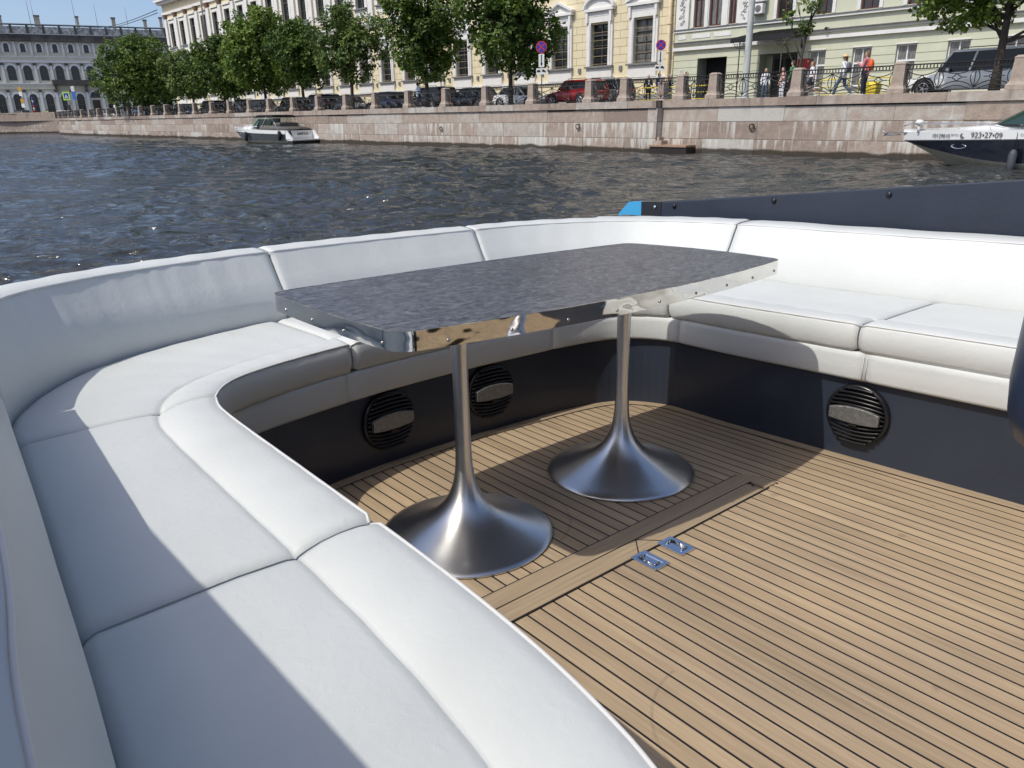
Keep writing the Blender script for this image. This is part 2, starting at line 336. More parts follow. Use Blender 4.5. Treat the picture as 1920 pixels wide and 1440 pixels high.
# gunwale, bulwark, added shade panel and hull
NB = normals(BN)
gun = MB(); rings = []
for i in range(0, 400, 3):
    b0 = BN[i]; n_ = NB[i]
    off = .245
    if b0[0] > 1.5 and b0[1] < .9: off = .36
    rings.append([tuple(b0 + n_ * o) + (z,) for o, z in ((.16, .60), (.16, .705), (off - .02, .705), (off, .69), (off + .02, .60), (off + .03, .3), (off - .05, -.4), (off - .25, -1.05))])
gun.loft(rings, False, False); gun.build('hull_side', NAVYG, boat, bevel=0)
# starboard bulwark: raised grey-navy panel
def panel(u0, v0, u1, v1, zt0, zt1, zb, th, name='bulwark_and_shade_panel'):
    m = MB(); d = Vector((u1 - u0, v1 - v0, 0)).normalized(); n_ = Vector((-d.y, d.x, 0)) * th
    P = [(u0, v0), (u1, v1), (u1 + n_.x, v1 + n_.y), (u0 + n_.x, v0 + n_.y)]
    lo = [m.addv((x, y, zb)) for x, y in P]; zt = [zt0, zt1, zt1, zt0]
    hi = [m.addv((x, y, z)) for (x, y), z in zip(P, zt)]
    m.face(lo[::-1]); m.face(hi)
    for k in range(4): j = (k + 1) % 4; m.face((lo[k], lo[j], hi[j], hi[k]))
    return m.build(name, NAVY, boat, bevel=.006)
panel(2.000, 1.215, 1.925, -2.2, .785, 1.09, .35, .05)
panel(-1.70, -.20, -1.70, -2.6, 1.045, 1.15, .3, -.04)  # port panel added out of view, height set to shade the near seat
for v_, z_ in ((1.115, .767), (.48, .822), (-.092, .872), (-.80, .93)):
    u_ = 2.0 - (1.215 - v_) * .022 - .004
    sc = MB(); sc.ell((u_ - .001, v_, z_), (.006, .013, .013), 10, 6); sc.build('bulwark_bolt', BLACKP, boat)
# blue-and-black end cap at the stern quarter
cp = MB(); cp.loft([[(2.0, 1.215, .70), (2.0, 1.215, .786), (2.06, 1.215, .786), (2.06, 1.215, .70)], [(2.008, 1.37, .70), (2.008, 1.37, .782), (2.068, 1.37, .782), (2.068, 1.37, .70)]], True, True, sm=False)
cp.build('end_cap', mat('black_trim', (.02, .022, .028), .3), boat)
cp = MB(); cp.loft([[(2.008, 1.3705, .70), (2.008, 1.3705, .782), (2.068, 1.3705, .782), (2.068, 1.3705, .70)], [(2.014, 1.475, .70), (2.014, 1.475, .776), (2.072, 1.475, .776), (2.072, 1.475, .70)], [(2.018, 1.56, .69), (2.018, 1.56, .70), (2.074, 1.56, .70), (2.074, 1.56, .69)]], True, True, sm=False)
cp.build('blue_trim', mat('sky_blue_trim', (.06, .36, .66), .35), boat)
sc = MB(); sc.ell((1.998, 1.26, .755), (.004, .011, .011), 10, 6); sc.build('cap_screw', CHROME, boat)

# ---- speakers in the bench base
GREYB = mat('grey_speaker_badge', (.22, .22, .21), .38, .6, var=.25, vs=60, bump=.3, bs=200)
def speaker(c, nrm, label_n):
    e = bpy.data.objects.new('speaker', None); COL.objects.link(e); e.parent = boat
    n_ = Vector((*nrm, 0)).normalized(); x = Vector((0, 0, 1)).cross(n_)
    e.matrix_local = Matrix(((x.x, n_.x, 0, c[0]), (x.y, n_.y, 0, c[1]), (x.z, n_.z, 1, c[2]), (0, 0, 0, 1))) if False else Matrix(((x.x, -n_.x, 0, c[0]), (x.y, -n_.y, 0, c[1]), (0, 0, 1, c[2]), (0, 0, 0, 1)))
    # local: x sideways, -y out of the wall, z up
    m = MB(); rg = []
    for r, y in ((.112, 0), (.112, -.014), (.106, -.020), (.098, -.020), (.094, -.012), (.0, -.008)):
        rg.append([(r * math.cos(2 * math.pi * k / 40), y, r * math.sin(2 * math.pi * k / 40)) for k in range(40)])
    m.loft(rg, True, True); m.build('speaker_rim', BLACKP, e)
    m = MB()
    for k in range(-7, 8):
        z0 = k * .0145
        if abs(z0) > .1: continue
        hw = math.sqrt(max(.0, .101 ** 2 - z0 ** 2))
        P = []
        for j in range(-8, 9):
            x_ = hw * j / 8; bow = .012 * (1 - (x_ / .1) ** 2) * (1 if k >= 0 else -1)
            P.append((x_, -.020 - .016 * (1 - (x_ / .105) ** 2) * (1 - (z0 / .12) ** 2), z0 + bow))
        m.tube(P, .0042, 5)
    m.build('grille', BLACKP, e)
    m = MB(); top = []; bot = []
    for j in range(-10, 11):
        x_ = .088 * j / 10; top.append((x_, .022 + .014 * (1 - (j / 10) ** 2))); bot.append((x_, -.018 - .007 * (1 - (j / 10) ** 2)))
    poly = top + bot[::-1]
    m.M = Matrix.Translation((0, 0, .0)); m.prism(poly, -.030, -.046)
    m.build('badge', GREYB, e, bevel=.003)
    m = MB(); m.box(-.016, .016, -.0475, -.030, -.034, -.026); m.build('badge_clip', BLACKP, e)
for c, q in (((1.0395, -.497, .17), 0), ((-.235, .612, .169), 0), ((.24, .615, .172), 0)):
    i = near_i(WN, c[:2]); n_ = -NW[i]; P = WN[i]; speaker((c[0], WN[i][1] if c[0] < .9 else c[1], c[2]) if c[0] < .9 else (WN[i][0], c[1], c[2]), n_, '')
# ---- flush ring pulls
STEEL = mat('polished_steel_plate', (.74, .76, .80), .12, 1.0)
def ringpull(cx, cy, flip):
    e = bpy.data.objects.new('flush_ring_pull', None); COL.objects.link(e); e.parent = boat; e.location = (cx, cy, .002); e.rotation_euler = (0, 0, math.pi if flip else 0)
    m = MB(); o = [(-.0295, -.045), (.0295, -.045), (.0295, .045), (-.0295, .045)]
    # frame with recess
    m.box(-.030, -.018, -.045, .045, 0, .0035); m.box(.018, .030, -.045, .045, 0, .0035); m.box(-.018, .018, .033, .045, 0, .0035); m.box(-.018, .018, -.045, -.033, 0, .0035)
    m.box(-.018, .018, -.033, .033, -.004, .0012); m.build('plate', STEEL, e)
    m = MB(); m.tube([(-.014, -.026, .004), (-.014, .026, .004)], .0032, 8); m.tube([(-.014, .026, .004), (.010, .026, .004)], .0026, 8); m.tube([(-.014, -.026, .004), (.010, -.026, .004)], .0026, 8); m.build('ring', CHROME, e)
    for x in (-.0245, .0245):
        for y in (-.040, .040): m = MB(); m.ell((x, y, .0036), (.0028, .0028, .0012), 8, 4); m.build('screw_head', CHROME, e)
ringpull(-.060, -.472, False); ringpull(.057, -.470, True)

# ---- cushions
def seat_cushion(label, fi0, fi1, bi0, bi1, z=0.0, seed=0, n=46, seat_top=.470, origin=None):
    rnd = random.Random(seed)
    fa = [interp(FN, fi0 + (fi1 - fi0) * k / (n - 1)) for k in range(n)]; ba = [interp(BN, bi0 + (bi1 - bi0) * k / (n - 1)) for k in range(n)]
    o = np.mean(fa + ba, axis=0); t = bthing('seat_cushion', label, 'cushion', (o[0], o[1], .385), group='white seat cushions round the cockpit')
    # profile: distance from front (metres) or fraction, height
    Lm = MB(); rings = []
    L = polylen(np.array(fa)); tot = L[-1]
    pipe = []; seam = []
    for k in range(n):
        f = np.array(fa[k]); b_ = np.array(ba[k]); D = np.linalg.norm(b_ - f); dr = (b_ - f) / D
        de = min(L[k], tot - L[k]); rr = .011; e = 0 if de >= rr else rr - math.sqrt(max(0, rr * rr - (rr - de) ** 2))
        # e: how far the profile shrinks near the ends
        W = [(.006, .392), (.000, .405), (-.006, .43), (-.006, .455), (-.001, .480), (.004, .489), (.012, .494), (.035, .4975), (.07, .4985), (.105, .495), (.132, .487), (.147, .480), (.151, .4755), (.155, .479), (.17, .4825), (.25, .484), (.38, .482), (D - .03, .478), (D - .008, .470), (D, .455), (D, .40), (D - .01, .390), (D * .5, .389)]
        ring = []
        for s_, h_ in W:
            s2 = min(max(s_, -.01), D)
            zc = .44; h2 = zc + (h_ - zc) * (1 - e / .055) - .385
            s3 = s2 + (e * .6 if s2 < .02 else 0) - (e * .6 if s2 > D - .02 else 0)
            wob = .0012 * math.sin(k * .9 + seed) * math.sin(s2 * 30 + seed)
            p = f + dr * s3 - o; ring.append((p[0], p[1], h2 + wob + zadd(p[0] + o[0])))
        rings.append(ring); q = f + dr * (.0035 + e * .6) - o; pipe.append((q[0], q[1], .4905 - .385 - e * .7 + zadd(q[0] + o[0])))
    # end cap rings
    gap = .003
    Lm.loft(rings, True, True)
    c = Lm.build('cover', VIN, t)
    m = MB(); m.tube(pipe, .0032, 6); m.build('piping', PIPE, t)
    return t
def fi(p): return near_i(FN, p)
def bi(p): return near_i(BN, p)
js = [((-1.03, -1.55), (-1.47, -1.55)), ((-.953, -.552), (-1.425, -.552)), ((-.925, .372), (-1.378, .372)), ((-.385, .625), (-.38, 1.20)), ((.52, .62), (.52, 1.238)), ((1.005, .33), (1.63, .33)), ((1.02, -.475), (1.645, -.475)), ((1.085, -1.6), (1.715, -1.6))]
names = ['white seat cushion nearest the camera, half in shadow, at the bottom left', 'white seat cushion between the nearest cushion and the curved corner seat', 'curved white corner seat cushion at the left under the tall curved backrest', 'white seat cushion behind the middle of the table, mostly hidden by it', 'white corner seat cushion at the far right behind the table leg', 'white seat cushion on the right bench beside the table end', 'white seat cushion on the right bench next to the dark blue helm seat']
for k in range(7):
    (a0, b0), (a1, b1) = js[k], js[k + 1]; g = .14
    seat_cushion(names[k], fi(a0) + g, fi(a1) - g, bi(b0) + g, bi(b1) - g, seed=k, n=60 if k in (2, 4) else 44)
# ---- backrests
def backrest(label, bi0, bi1, seed, n=44, zt=.722, th=.115, folds=False):
    ba = [interp(BN, bi0 + (bi1 - bi0) * k / (n - 1)) for k in range(n)]; na = [interp(NB, bi0 + (bi1 - bi0) * k / (n - 1)) for k in range(n)]
    o = np.mean(ba, axis=0); t = bthing('backrest_cushion', label, 'backrest', (o[0], o[1], .44), group='white backrest cushions round the cockpit')
    L = polylen(np.array(ba)); tot = L[-1]; rings = []; pipe = []
    for k in range(n):
        b_ = np.array(ba[k]); nn = np.array(na[k]); nn /= np.linalg.norm(nn)
        de = min(L[k], tot - L[k]); rr = .009; e = 0 if de >= rr else rr - math.sqrt(max(0, rr * rr - (rr - de) ** 2))
        lean = .095; lt = th
        if 'straight' in label: lean = .046
        # thicker top at the far starboard corner
        if b_[0] > 1.35: lt = th + .05
        if b_[0] < -1.2 and 'straight' not in label: lean = .095 - .04 * min(1, (-1.2 - b_[0]) / .15) - .026 * min(1, max(0, (-1.365 - b_[0]) / .08))
        zl = zadd(b_[0]); P = [(.03, .445 + zl), (.004, .450 + zl), (-.004, .460 + zl), (-.004, .495), (-.002, .56), (lean * .45, .63), (lean * .8, .69), (lean * .96, .714), (lean, .7215), (lean + .006, .726), (lean + .04, .733), (lean + lt - .025, .737), (lean + lt - .006, .731), (lean + lt, .718), (lean + lt, .60), (lean + lt - .02, .46)]
        ring = []
        for s_, h_ in P:
            zc = .6; h2 = zc + (h_ - zc) * (1 - e / .28) - .44; s2 = s_ + (e * .5 if s_ < lean * .99 else (-e * .5 if s_ > lean + .05 else 0))
            if folds and h_ > .60 and h_ < .72: kk = k / n; s2 += .0085 * noise.noise(Vector((k * .55, h_ * 5, 5))) * min(1, max(0, (kk - .12) * 5)) * (1.25 - kk)
            p = b_ + nn * s2 - o; ring.append((p[0], p[1], h2 + .0012 * math.sin(k * .8 + seed)))
        rings.append(ring); q = b_ + nn * (lean + .001 + e * .3) - o; pipe.append((q[0], q[1], .7245 - .44 - e * .35))
    m = MB(); m.loft(rings, True, True); m.build('cover', VIN, t)
    m = MB(); m.tube(pipe, .0030, 6); m.build('piping', PIPE, t)
bj = [(-1.47, -1.60), (-1.362, .53), (-.315, 1.21), (.715, 1.235), (1.63, .50), (1.70, -1.75)]
bl = ['white straight backrest cushion at the left edge, in shade beside the near seat', 'tall curved white backrest cushion at the left with a scalloped shadow', 'white backrest cushion behind the left half of the table', 'white backrest cushion turning the far corner behind the right half of the table', 'long white backrest cushion on the right under the dark bulwark']
for k in range(5): backrest(bl[k], bi(bj[k]) + .16, bi(bj[k + 1]) - .16, k, n=70 if k in (1, 3) else 46, folds=(k == 1))

# ---- table
table = bthing('table', 'long dark grey cockpit table with polished steel edge on two trumpet pedestals', 'table')
def table_outline(off=0.0, n=10):
    hu, hv, bow, r = .735 + off, .338 + off, .062, .062 + off
    pts = []
    def side(p0, p1, bw, nrm, m):
        for i in range(m + 1):
            s_ = i / m; x = p0[0] + (p1[0] - p0[0]) * s_; y = p0[1] + (p1[1] - p0[1]) * s_; k = bw * (1 - (2 * s_ - 1) ** 2); pts.append((x + nrm[0] * k, y + nrm[1] * k))
    def corner(cx, cy, a0):
        for i in range(1, n): a_ = a0 + math.pi / 2 * i / n; pts.append((cx + r * math.cos(a_), cy + r * math.sin(a_)))
    side((-hu + r, -hv), (hu - r, -hv), bow, (0, -1), 28); corner(hu - r, -hv + r, -math.pi / 2)
    side((hu, -hv + r), (hu, hv - r), .03, (1, 0), 8); corner(hu - r, hv - r, 0)
    side((hu - r, hv), (-hu + r, hv), bow * .4, (0, 1), 28); corner(-hu + r, hv - r, math.pi / 2)
    side((-hu, hv - r), (-hu, -hv + r), .008, (-1, 0), 8); corner(-hu + r, -hv + r, math.pi)
    return pts
def marble():
    m = bpy.data.materials.new('grey_laminate'); m.use_nodes = True; t = m.node_tree; b = t.nodes['Principled BSDF']; L = t.links.new
    tc = nd(t, 'ShaderNodeTexCoord'); mp = nd(t, 'ShaderNodeMapping'); mp.inputs['Scale'].default_value = (9, 21, 1); mp.inputs['Rotation'].default_value = (0, 0, R(40)); L(tc.outputs['Object'], mp.inputs[0])
    n1 = nd(t, 'ShaderNodeTexNoise'); n1.inputs['Scale'].default_value = 1.6; n1.inputs['Detail'].default_value = 7; n1.inputs['Distortion'].default_value = 2.6; n1.inputs['Roughness'].default_value = .52; L(mp.outputs[0], n1.inputs['Vector'])
    cr = nd(t, 'ShaderNodeValToRGB'); e = cr.color_ramp.elements; e[0].position = .36; e[0].color = (.032, .033, .039, 1); e[1].position = .66; e[1].color = (.165, .172, .19, 1); x = e.new(.5); x.color = (.078, .081, .092, 1)
    L(n1.outputs['Fac'], cr.inputs[0])
    n2 = nd(t, 'ShaderNodeTexNoise'); n2.inputs['Scale'].default_value = 2.3; n2.inputs['Detail'].default_value = 9; n2.inputs['Distortion'].default_value = 3; L(mp.outputs[0], n2.inputs['Vector'])
    v2 = nd(t, 'ShaderNodeValToRGB'); v2.color_ramp.elements[0].position = .485; v2.color_ramp.elements[0].color = (0, 0, 0, 1); v2.color_ramp.elements[1].position = .5; v2.color_ramp.elements[1].color = (1, 1, 1, 1); z = v2.color_ramp.elements.new(.515); z.color = (0, 0, 0, 1)
    L(n2.outputs['Fac'], v2.inputs[0])
    mx = nd(t, 'ShaderNodeMix', data_type='RGBA'); L(v2.outputs[0], mx.inputs[0]); L(cr.outputs[0], mx.inputs[6]); mx.inputs[7].default_value = (.25, .26, .28, 1)
    L(mx.outputs[2], b.inputs['Base Color']); b.inputs['Roughness'].default_value = .34; b.inputs['Specular IOR Level'].default_value = .55
    return m
tp = MB(); tp.flat(table_outline(-.0025), .70, .7395); tp.build('tabletop', marble(), table)
def edge_metal():
    m = bpy.data.materials.new('mirror_steel_band'); m.use_nodes = True; t = m.node_tree; b = t.nodes['Principled BSDF']; L = t.links.new
    b.inputs['Base Color'].default_value = (.74, .73, .70, 1); b.inputs['Metallic'].default_value = 1; b.inputs['Roughness'].default_value = .045
    tc = nd(t, 'ShaderNodeTexCoord'); mp = nd(t, 'ShaderNodeMapping'); mp.inputs['Scale'].default_value = (5, 5, 9); L(tc.outputs['Object'], mp.inputs[0])
    n = nd(t, 'ShaderNodeTexNoise'); n.inputs['Scale'].default_value = 1.4; n.inputs['Detail'].default_value = 1.5; L(mp.outputs[0], n.inputs['Vector'])
    bp = nd(t, 'ShaderNodeBump'); bp.inputs['Strength'].default_value = .36; bp.inputs['Distance'].default_value = .010; L(n.outputs['Fac'], bp.inputs['Height']); L(bp.outputs[0], b.inputs['Normal'])
    return m
eb = MB(); oo = table_outline(0.0); oi = table_outline(-.0024)
rg = [[(x, y, z) for x, y in P] for P, z in ((oo, .697), (oo, .7405), (oi, .7405), (oi, .697), (oo, .697))]
eb.loft(rg, True, False, sm=False)
for i_ in range(len(eb.f)): eb.sm[i_] = True
ebo = eb.build('steel_edge', edge_metal(), table)
for p_ in ebo.data.polygons: p_.use_smooth = abs(p_.normal.z) < .5
es = ebo.modifiers.new('split', 'EDGE_SPLIT'); es.split_angle = R(50)
oo2 = np.array(oo + [oo[0]]); Ls = polylen(oo2); tot = Ls[-1]
for k in range(26):
    s_ = (k + .35) * tot / 26; i = int(np.searchsorted(Ls, s_)) - 1; f_ = (s_ - Ls[i]) / (Ls[i + 1] - Ls[i]); p = oo2[i] * (1 - f_) + oo2[i + 1] * f_; d = oo2[i + 1] - oo2[i]; d /= np.linalg.norm(d)
    c = np.array([p[0] + d[1] * .0005, p[1] - d[0] * .0005]); A = math.atan2(-d[0], d[1])
    if k == 0:
        sc = MB(); sc.ell((0, 0, 0), (.0028, .0042, .0042), 10, 6); sc.box(.0025, .0031, -.0003, .0003, -.003, .003)
        scr = sc.build('edge_screw', mat('screw_steel', (.5, .49, .47), .22, 1.0), table)
    else: scr = scr.copy(); COL.objects.link(scr)
    scr.location = (c[0], c[1], .7105); scr.rotation_euler = (0, 0, A)
def brushed():
    m = bpy.data.materials.new('brushed_steel'); m.use_nodes = True; t = m.node_tree; b = t.nodes['Principled BSDF']; L = t.links.new
    b.inputs['Base Color'].default_value = (.82, .815, .80, 1); b.inputs['Metallic'].default_value = 1; b.inputs['Roughness'].default_value = .27
    b.inputs['Anisotropic'].default_value = .75; b.inputs['Anisotropic Rotation'].default_value = 0.25
    tg = nd(t, 'ShaderNodeTangent', direction_type='RADIAL', axis='Z'); L(tg.outputs[0], b.inputs['Tangent'])
    tc = nd(t, 'ShaderNodeTexCoord'); sp = nd(t, 'ShaderNodeSeparateXYZ'); L(tc.outputs['Object'], sp.inputs[0])
    le = nd(t, 'ShaderNodeVectorMath', operation='LENGTH'); L(tc.outputs['Object'], le.inputs[0])
    n = nd(t, 'ShaderNodeTexNoise', noise_dimensions='1D'); n.inputs['Scale'].default_value = 420; n.inputs['Detail'].default_value = 3; L(le.outputs['Value'], n.inputs['W'])
    n2 = nd(t, 'ShaderNodeTexNoise'); n2.inputs['Scale'].default_value = 14; L(tc.outputs['Object'], n2.inputs['Vector'])
    mr = nd(t, 'ShaderNodeMapRange'); mr.inputs[3].default_value = .27; mr.inputs[4].default_value = .33; L(n2.outputs['Fac'], mr.inputs[0]); L(mr.outputs[0], b.inputs['Roughness'])
    bp = nd(t, 'ShaderNodeBump'); bp.inputs['Strength'].default_value = .14; bp.inputs['Distance'].default_value = .001; L(n.outputs['Fac'], bp.inputs['Height']); L(bp.outputs[0], b.inputs['Normal'])
    return m
BR = brushed()
prof = [(.0, .001), (.256, .001), (.2585, .003), (.2585, .006), (.2565, .009), (.240, .0155), (.20, .028), (.16, .044), (.125, .060), (.098, .076), (.077, .094), (.060, .114), (.047, .136), (.037, .162), (.030, .190), (.0255, .225), (.0235, .27), (.0225, .34), (.022, .42), (.0222, .50), (.0232, .55), (.0255, .60), (.029, .64), (.034, .668), (.043, .688), (.055, .699)]
for u_ in (-.342, .338):
    m = MB(); pp_ = smoothpath([(r, z) for r, z in prof[4:]], 60); m.lathe([(r, z) for r, z in prof[1:4]] + [(r, z) for r, z in pp_], 72)
    o = m.build('pedestal', BR, table); o.location = (u_, 0, 0)
# faint crumb of paint etc. omitted
con = MB(); con.box(-1.65, 1.95, -3.6, -3.5, -.3, 2.0); con.build('aft_light_blocker', NAVY, boat)  # bulkhead, roof and door: added out of view to cut aft sky light
con = MB(); con.box(-1.7, 2.0, -6.3, -3.45, 2.0, 2.1); con.build('aft_blocker_top', NAVY, boat)
con = MB(); con.box(-.35, .45, -3.497, -3.47, .02, 1.85); con.build('aft_blocker_door', mat('smoked_panel', (.01, .011, .013), .1), boat)
# ---- helm seat at the right edge
hs = bthing('helm_seat', 'dark blue padded helm seat cut off by the right edge of the frame', 'boat seat', (.052, -1.418, .055))
m = MB(); rings = []
for z, r in ((.50, .10), (.515, .15), (.54, .182), (.58, .195), (.64, .20), (.70, .198), (.76, .196), (.80, .190), (.84, .183), (.90, .172), (.95, .160), (.99, .135), (1.005, .09)):
    rings.append([(r * math.cos(2 * math.pi * k / 40) * 1.0, r * math.sin(2 * math.pi * k / 40), z) for k in range(40)])
m.loft(rings, True, True); m.build('seat_shell', mat('navy_vinyl', (.018, .032, .065), .35, var=.15, vs=8), hs)
m = MB(); m.lathe([(.13, -.055), (.13, -.043), (.04, -.02), (.03, .0), (.03, .47)], 24, (.16, -.26)); m.tube([(.16, -.26, .47), (.12, -.2, .49), (0, 0, .50)], .03, 10); m.build('seat_post', CHROME, hs)
# ------------------------------------------------------------------ water
Q = 30.31                                  # Y of the quay face
def water():
    rng = np.random.RandomState(5)
    az0 = math.atan2(-bk.y, -bk.x)        # view heading
    A = np.concatenate([az0 + np.linspace(-math.pi, -R(46), 40, endpoint=False), az0 + np.linspace(-R(46), R(46), 760), az0 + np.linspace(R(46), math.pi, 40)[1:]])
    Rr = np.exp(np.linspace(math.log(2.4), math.log(330), 640))
    a, r = np.meshgrid(A, Rr); x = r * np.cos(a); y = r * np.sin(a)
    z = np.zeros_like(x)
    step = np.gradient(Rr)[:, None] * np.ones_like(x)
    wx = x + .35 * np.sin(y * .9 + 1.1) + .2 * np.sin(x * 1.7 + y * .6); wy = y + .35 * np.sin(x * .8) + .2 * np.sin(y * 1.9 - x * .7 + 2)
    for k in range(72):
        lam = math.exp(rng.uniform(math.log(.16), math.log(2.3))); th = rng.normal(R(132), R(33)); ph = rng.uniform(0, 6.28)
        kx, ky = math.cos(th) * 2 * math.pi / lam, math.sin(th) * 2 * math.pi / lam
        amp = .0088 * lam ** .62
        fade = np.clip((lam - 1.8 * step) / (1.2 * step + 1e-6), 0, 1)
        p = kx * wx + ky * wy + ph; s_ = np.sin(p)
        z += fade * amp * (s_ + .35 * (1 - np.abs(np.cos(p * .5 + 1))))
    nz = np.array([[noise.noise(Vector((x[i, j] * .08, y[i, j] * .08, 3.3))) for j in range(0, x.shape[1], 10)] for i in range(0, x.shape[0], 10)])
    ii = np.clip(np.arange(x.shape[0]) / 10, 0, nz.shape[0] - 1.001); jj = np.clip(np.arange(x.shape[1]) / 10, 0, nz.shape[1] - 1.001)
    i0 = ii.astype(int); j0 = jj.astype(int); fi_ = (ii - i0)[:, None]; fj = (jj - j0)[None, :]
    g = nz[i0][:, j0] * (1 - fi_) * (1 - fj) + nz[i0 + 1][:, j0] * fi_ * (1 - fj) + nz[i0][:, j0 + 1] * (1 - fi_) * fj + nz[i0 + 1][:, j0 + 1] * fi_ * fj
    z *= (.85 + .9 * g)
    nr, na = x.shape; V = np.stack([x, y, z], -1).reshape(-1, 3)
    c = len(V); V = np.vstack([V, [[0, 0, 0]]])
    I = np.arange(nr * na).reshape(nr, na); a1 = I[:-1]; b1 = I[1:]
    Fq = np.stack([a1, b1, np.roll(b1, -1, 1), np.roll(a1, -1, 1)], -1).reshape(-1, 4)
    me = bpy.data.meshes.new('water'); me.from_pydata(V[:-1].tolist(), [], Fq[:, ::-1].tolist() if False else Fq.tolist())
    me.polygons.foreach_set('use_smooth', [True] * len(me.polygons)); me.update()
    if me.polygons[1000].normal.z < 0: me.flip_normals()
    o = bpy.data.objects.new('water', me); COL.objects.link(o); struct(o)
    m = bpy.data.materials.new('canal_water'); m.use_nodes = True; t = m.node_tree; b = t.nodes['Principled BSDF']; L = t.links.new
    b.inputs['Base Color'].default_value = (.038, .041, .040, 1); b.inputs['Roughness'].default_value = .08; b.inputs['IOR'].default_value = 1.42
    tc = nd(t, 'ShaderNodeTexCoord'); m0 = nd(t, 'ShaderNodeMapping'); m0.inputs['Rotation'].default_value = (0, 0, R(-47)); L(tc.outputs['Object'], m0.inputs[0]); prev = None
    for sc_, ds in (((.55, 1.5, 1), .24), ((1.6, 4.2, 1), .10), ((5.0, 12.0, 1), .030)):
        mp = nd(t, 'ShaderNodeMapping'); mp.inputs['Scale'].default_value = sc_; L(m0.outputs[0], mp.inputs[0])
        n = nd(t, 'ShaderNodeTexNoise'); n.inputs['Scale'].default_value = 1; n.inputs['Detail'].default_value = 3; n.inputs['Distortion'].default_value = .5; L(mp.outputs[0], n.inputs['Vector'])
        bp = nd(t, 'ShaderNodeBump'); bp.inputs['Strength'].default_value = 1.0; bp.inputs['Distance'].default_value = ds; L(n.outputs['Fac'], bp.inputs['Height'])
        if prev: L(prev.outputs[0], bp.inputs['Normal'])
        prev = bp
    L(prev.outputs[0], b.inputs['Normal'])
    me.materials.append(m)
water()

# ------------------------------------------------------------------ land
def sheet(name, x0, x1, y0, y1, z, m, kind='structure'):
    me = bpy.data.meshes.new(name); me.from_pydata([(x0, y0, z), (x1, y0, z), (x1, y1, z), (x0, y1, z)], [], [(0, 1, 2, 3)]); me.materials.append(m)
    o = bpy.data.objects.new(name, me); COL.objects.link(o); struct(o); return o
ASPH = mat('asphalt', (.055, .054, .052), .9, var=.25, vs=4, bump=.2, bs=80)
PAVE = mat('grey_paving', (.23, .22, .20), .85, var=.18, vs=3, bump=.1, bs=30)
me = bpy.data.meshes.new('ground')
gp = [(-158, Q + 6.5), (-150, Q + 3), (-138, Q + 1.2), (-120, Q + .7), (40, Q + .7), (1500, Q + .7), (1500, 3000), (-3000, 3000), (-3000, -2000), (-230, -2000), (-230, -30), (-178, Q - 9.5)]
me.from_pydata([(x, y, 2.10) for x, y in gp], [], [tuple(range(len(gp)))]); me.materials.append(mat('city_ground', (.16, .155, .145), .95, var=.2, vs=.3))
o = bpy.data.objects.new('ground', me); COL.objects.link(o); struct(o)
if me.polygons[0].normal.z < 0: me.flip_normals()
sheet('road', -128, 60, Q + 3.9, Q + 11.3, 2.215, ASPH)
def kerbed(name, y0, y1, x0=-128, x1=60, zt=2.36):
    m = MB(); m.box(x0, x1, y0, y1, 2.1, zt); o = m.build(name, PAVE); struct(o); return o
kerbed('quay_pavement', Q + .72, Q + 3.7); kerbed('building_pavement', Q + 11.5, Q + 15.99)
m = MB(); m.box(-128, 60, Q + 3.7, Q + 3.9, 2.1, 2.37); struct(m.build('kerb', mat('kerb_granite', (.33, .30, .28), .8, var=.15, vs=4)))
m = MB(); m.box(-128, 60, Q + 11.3, Q + 11.5, 2.1, 2.37); struct(m.build('kerb', MATS['kerb_granite']))

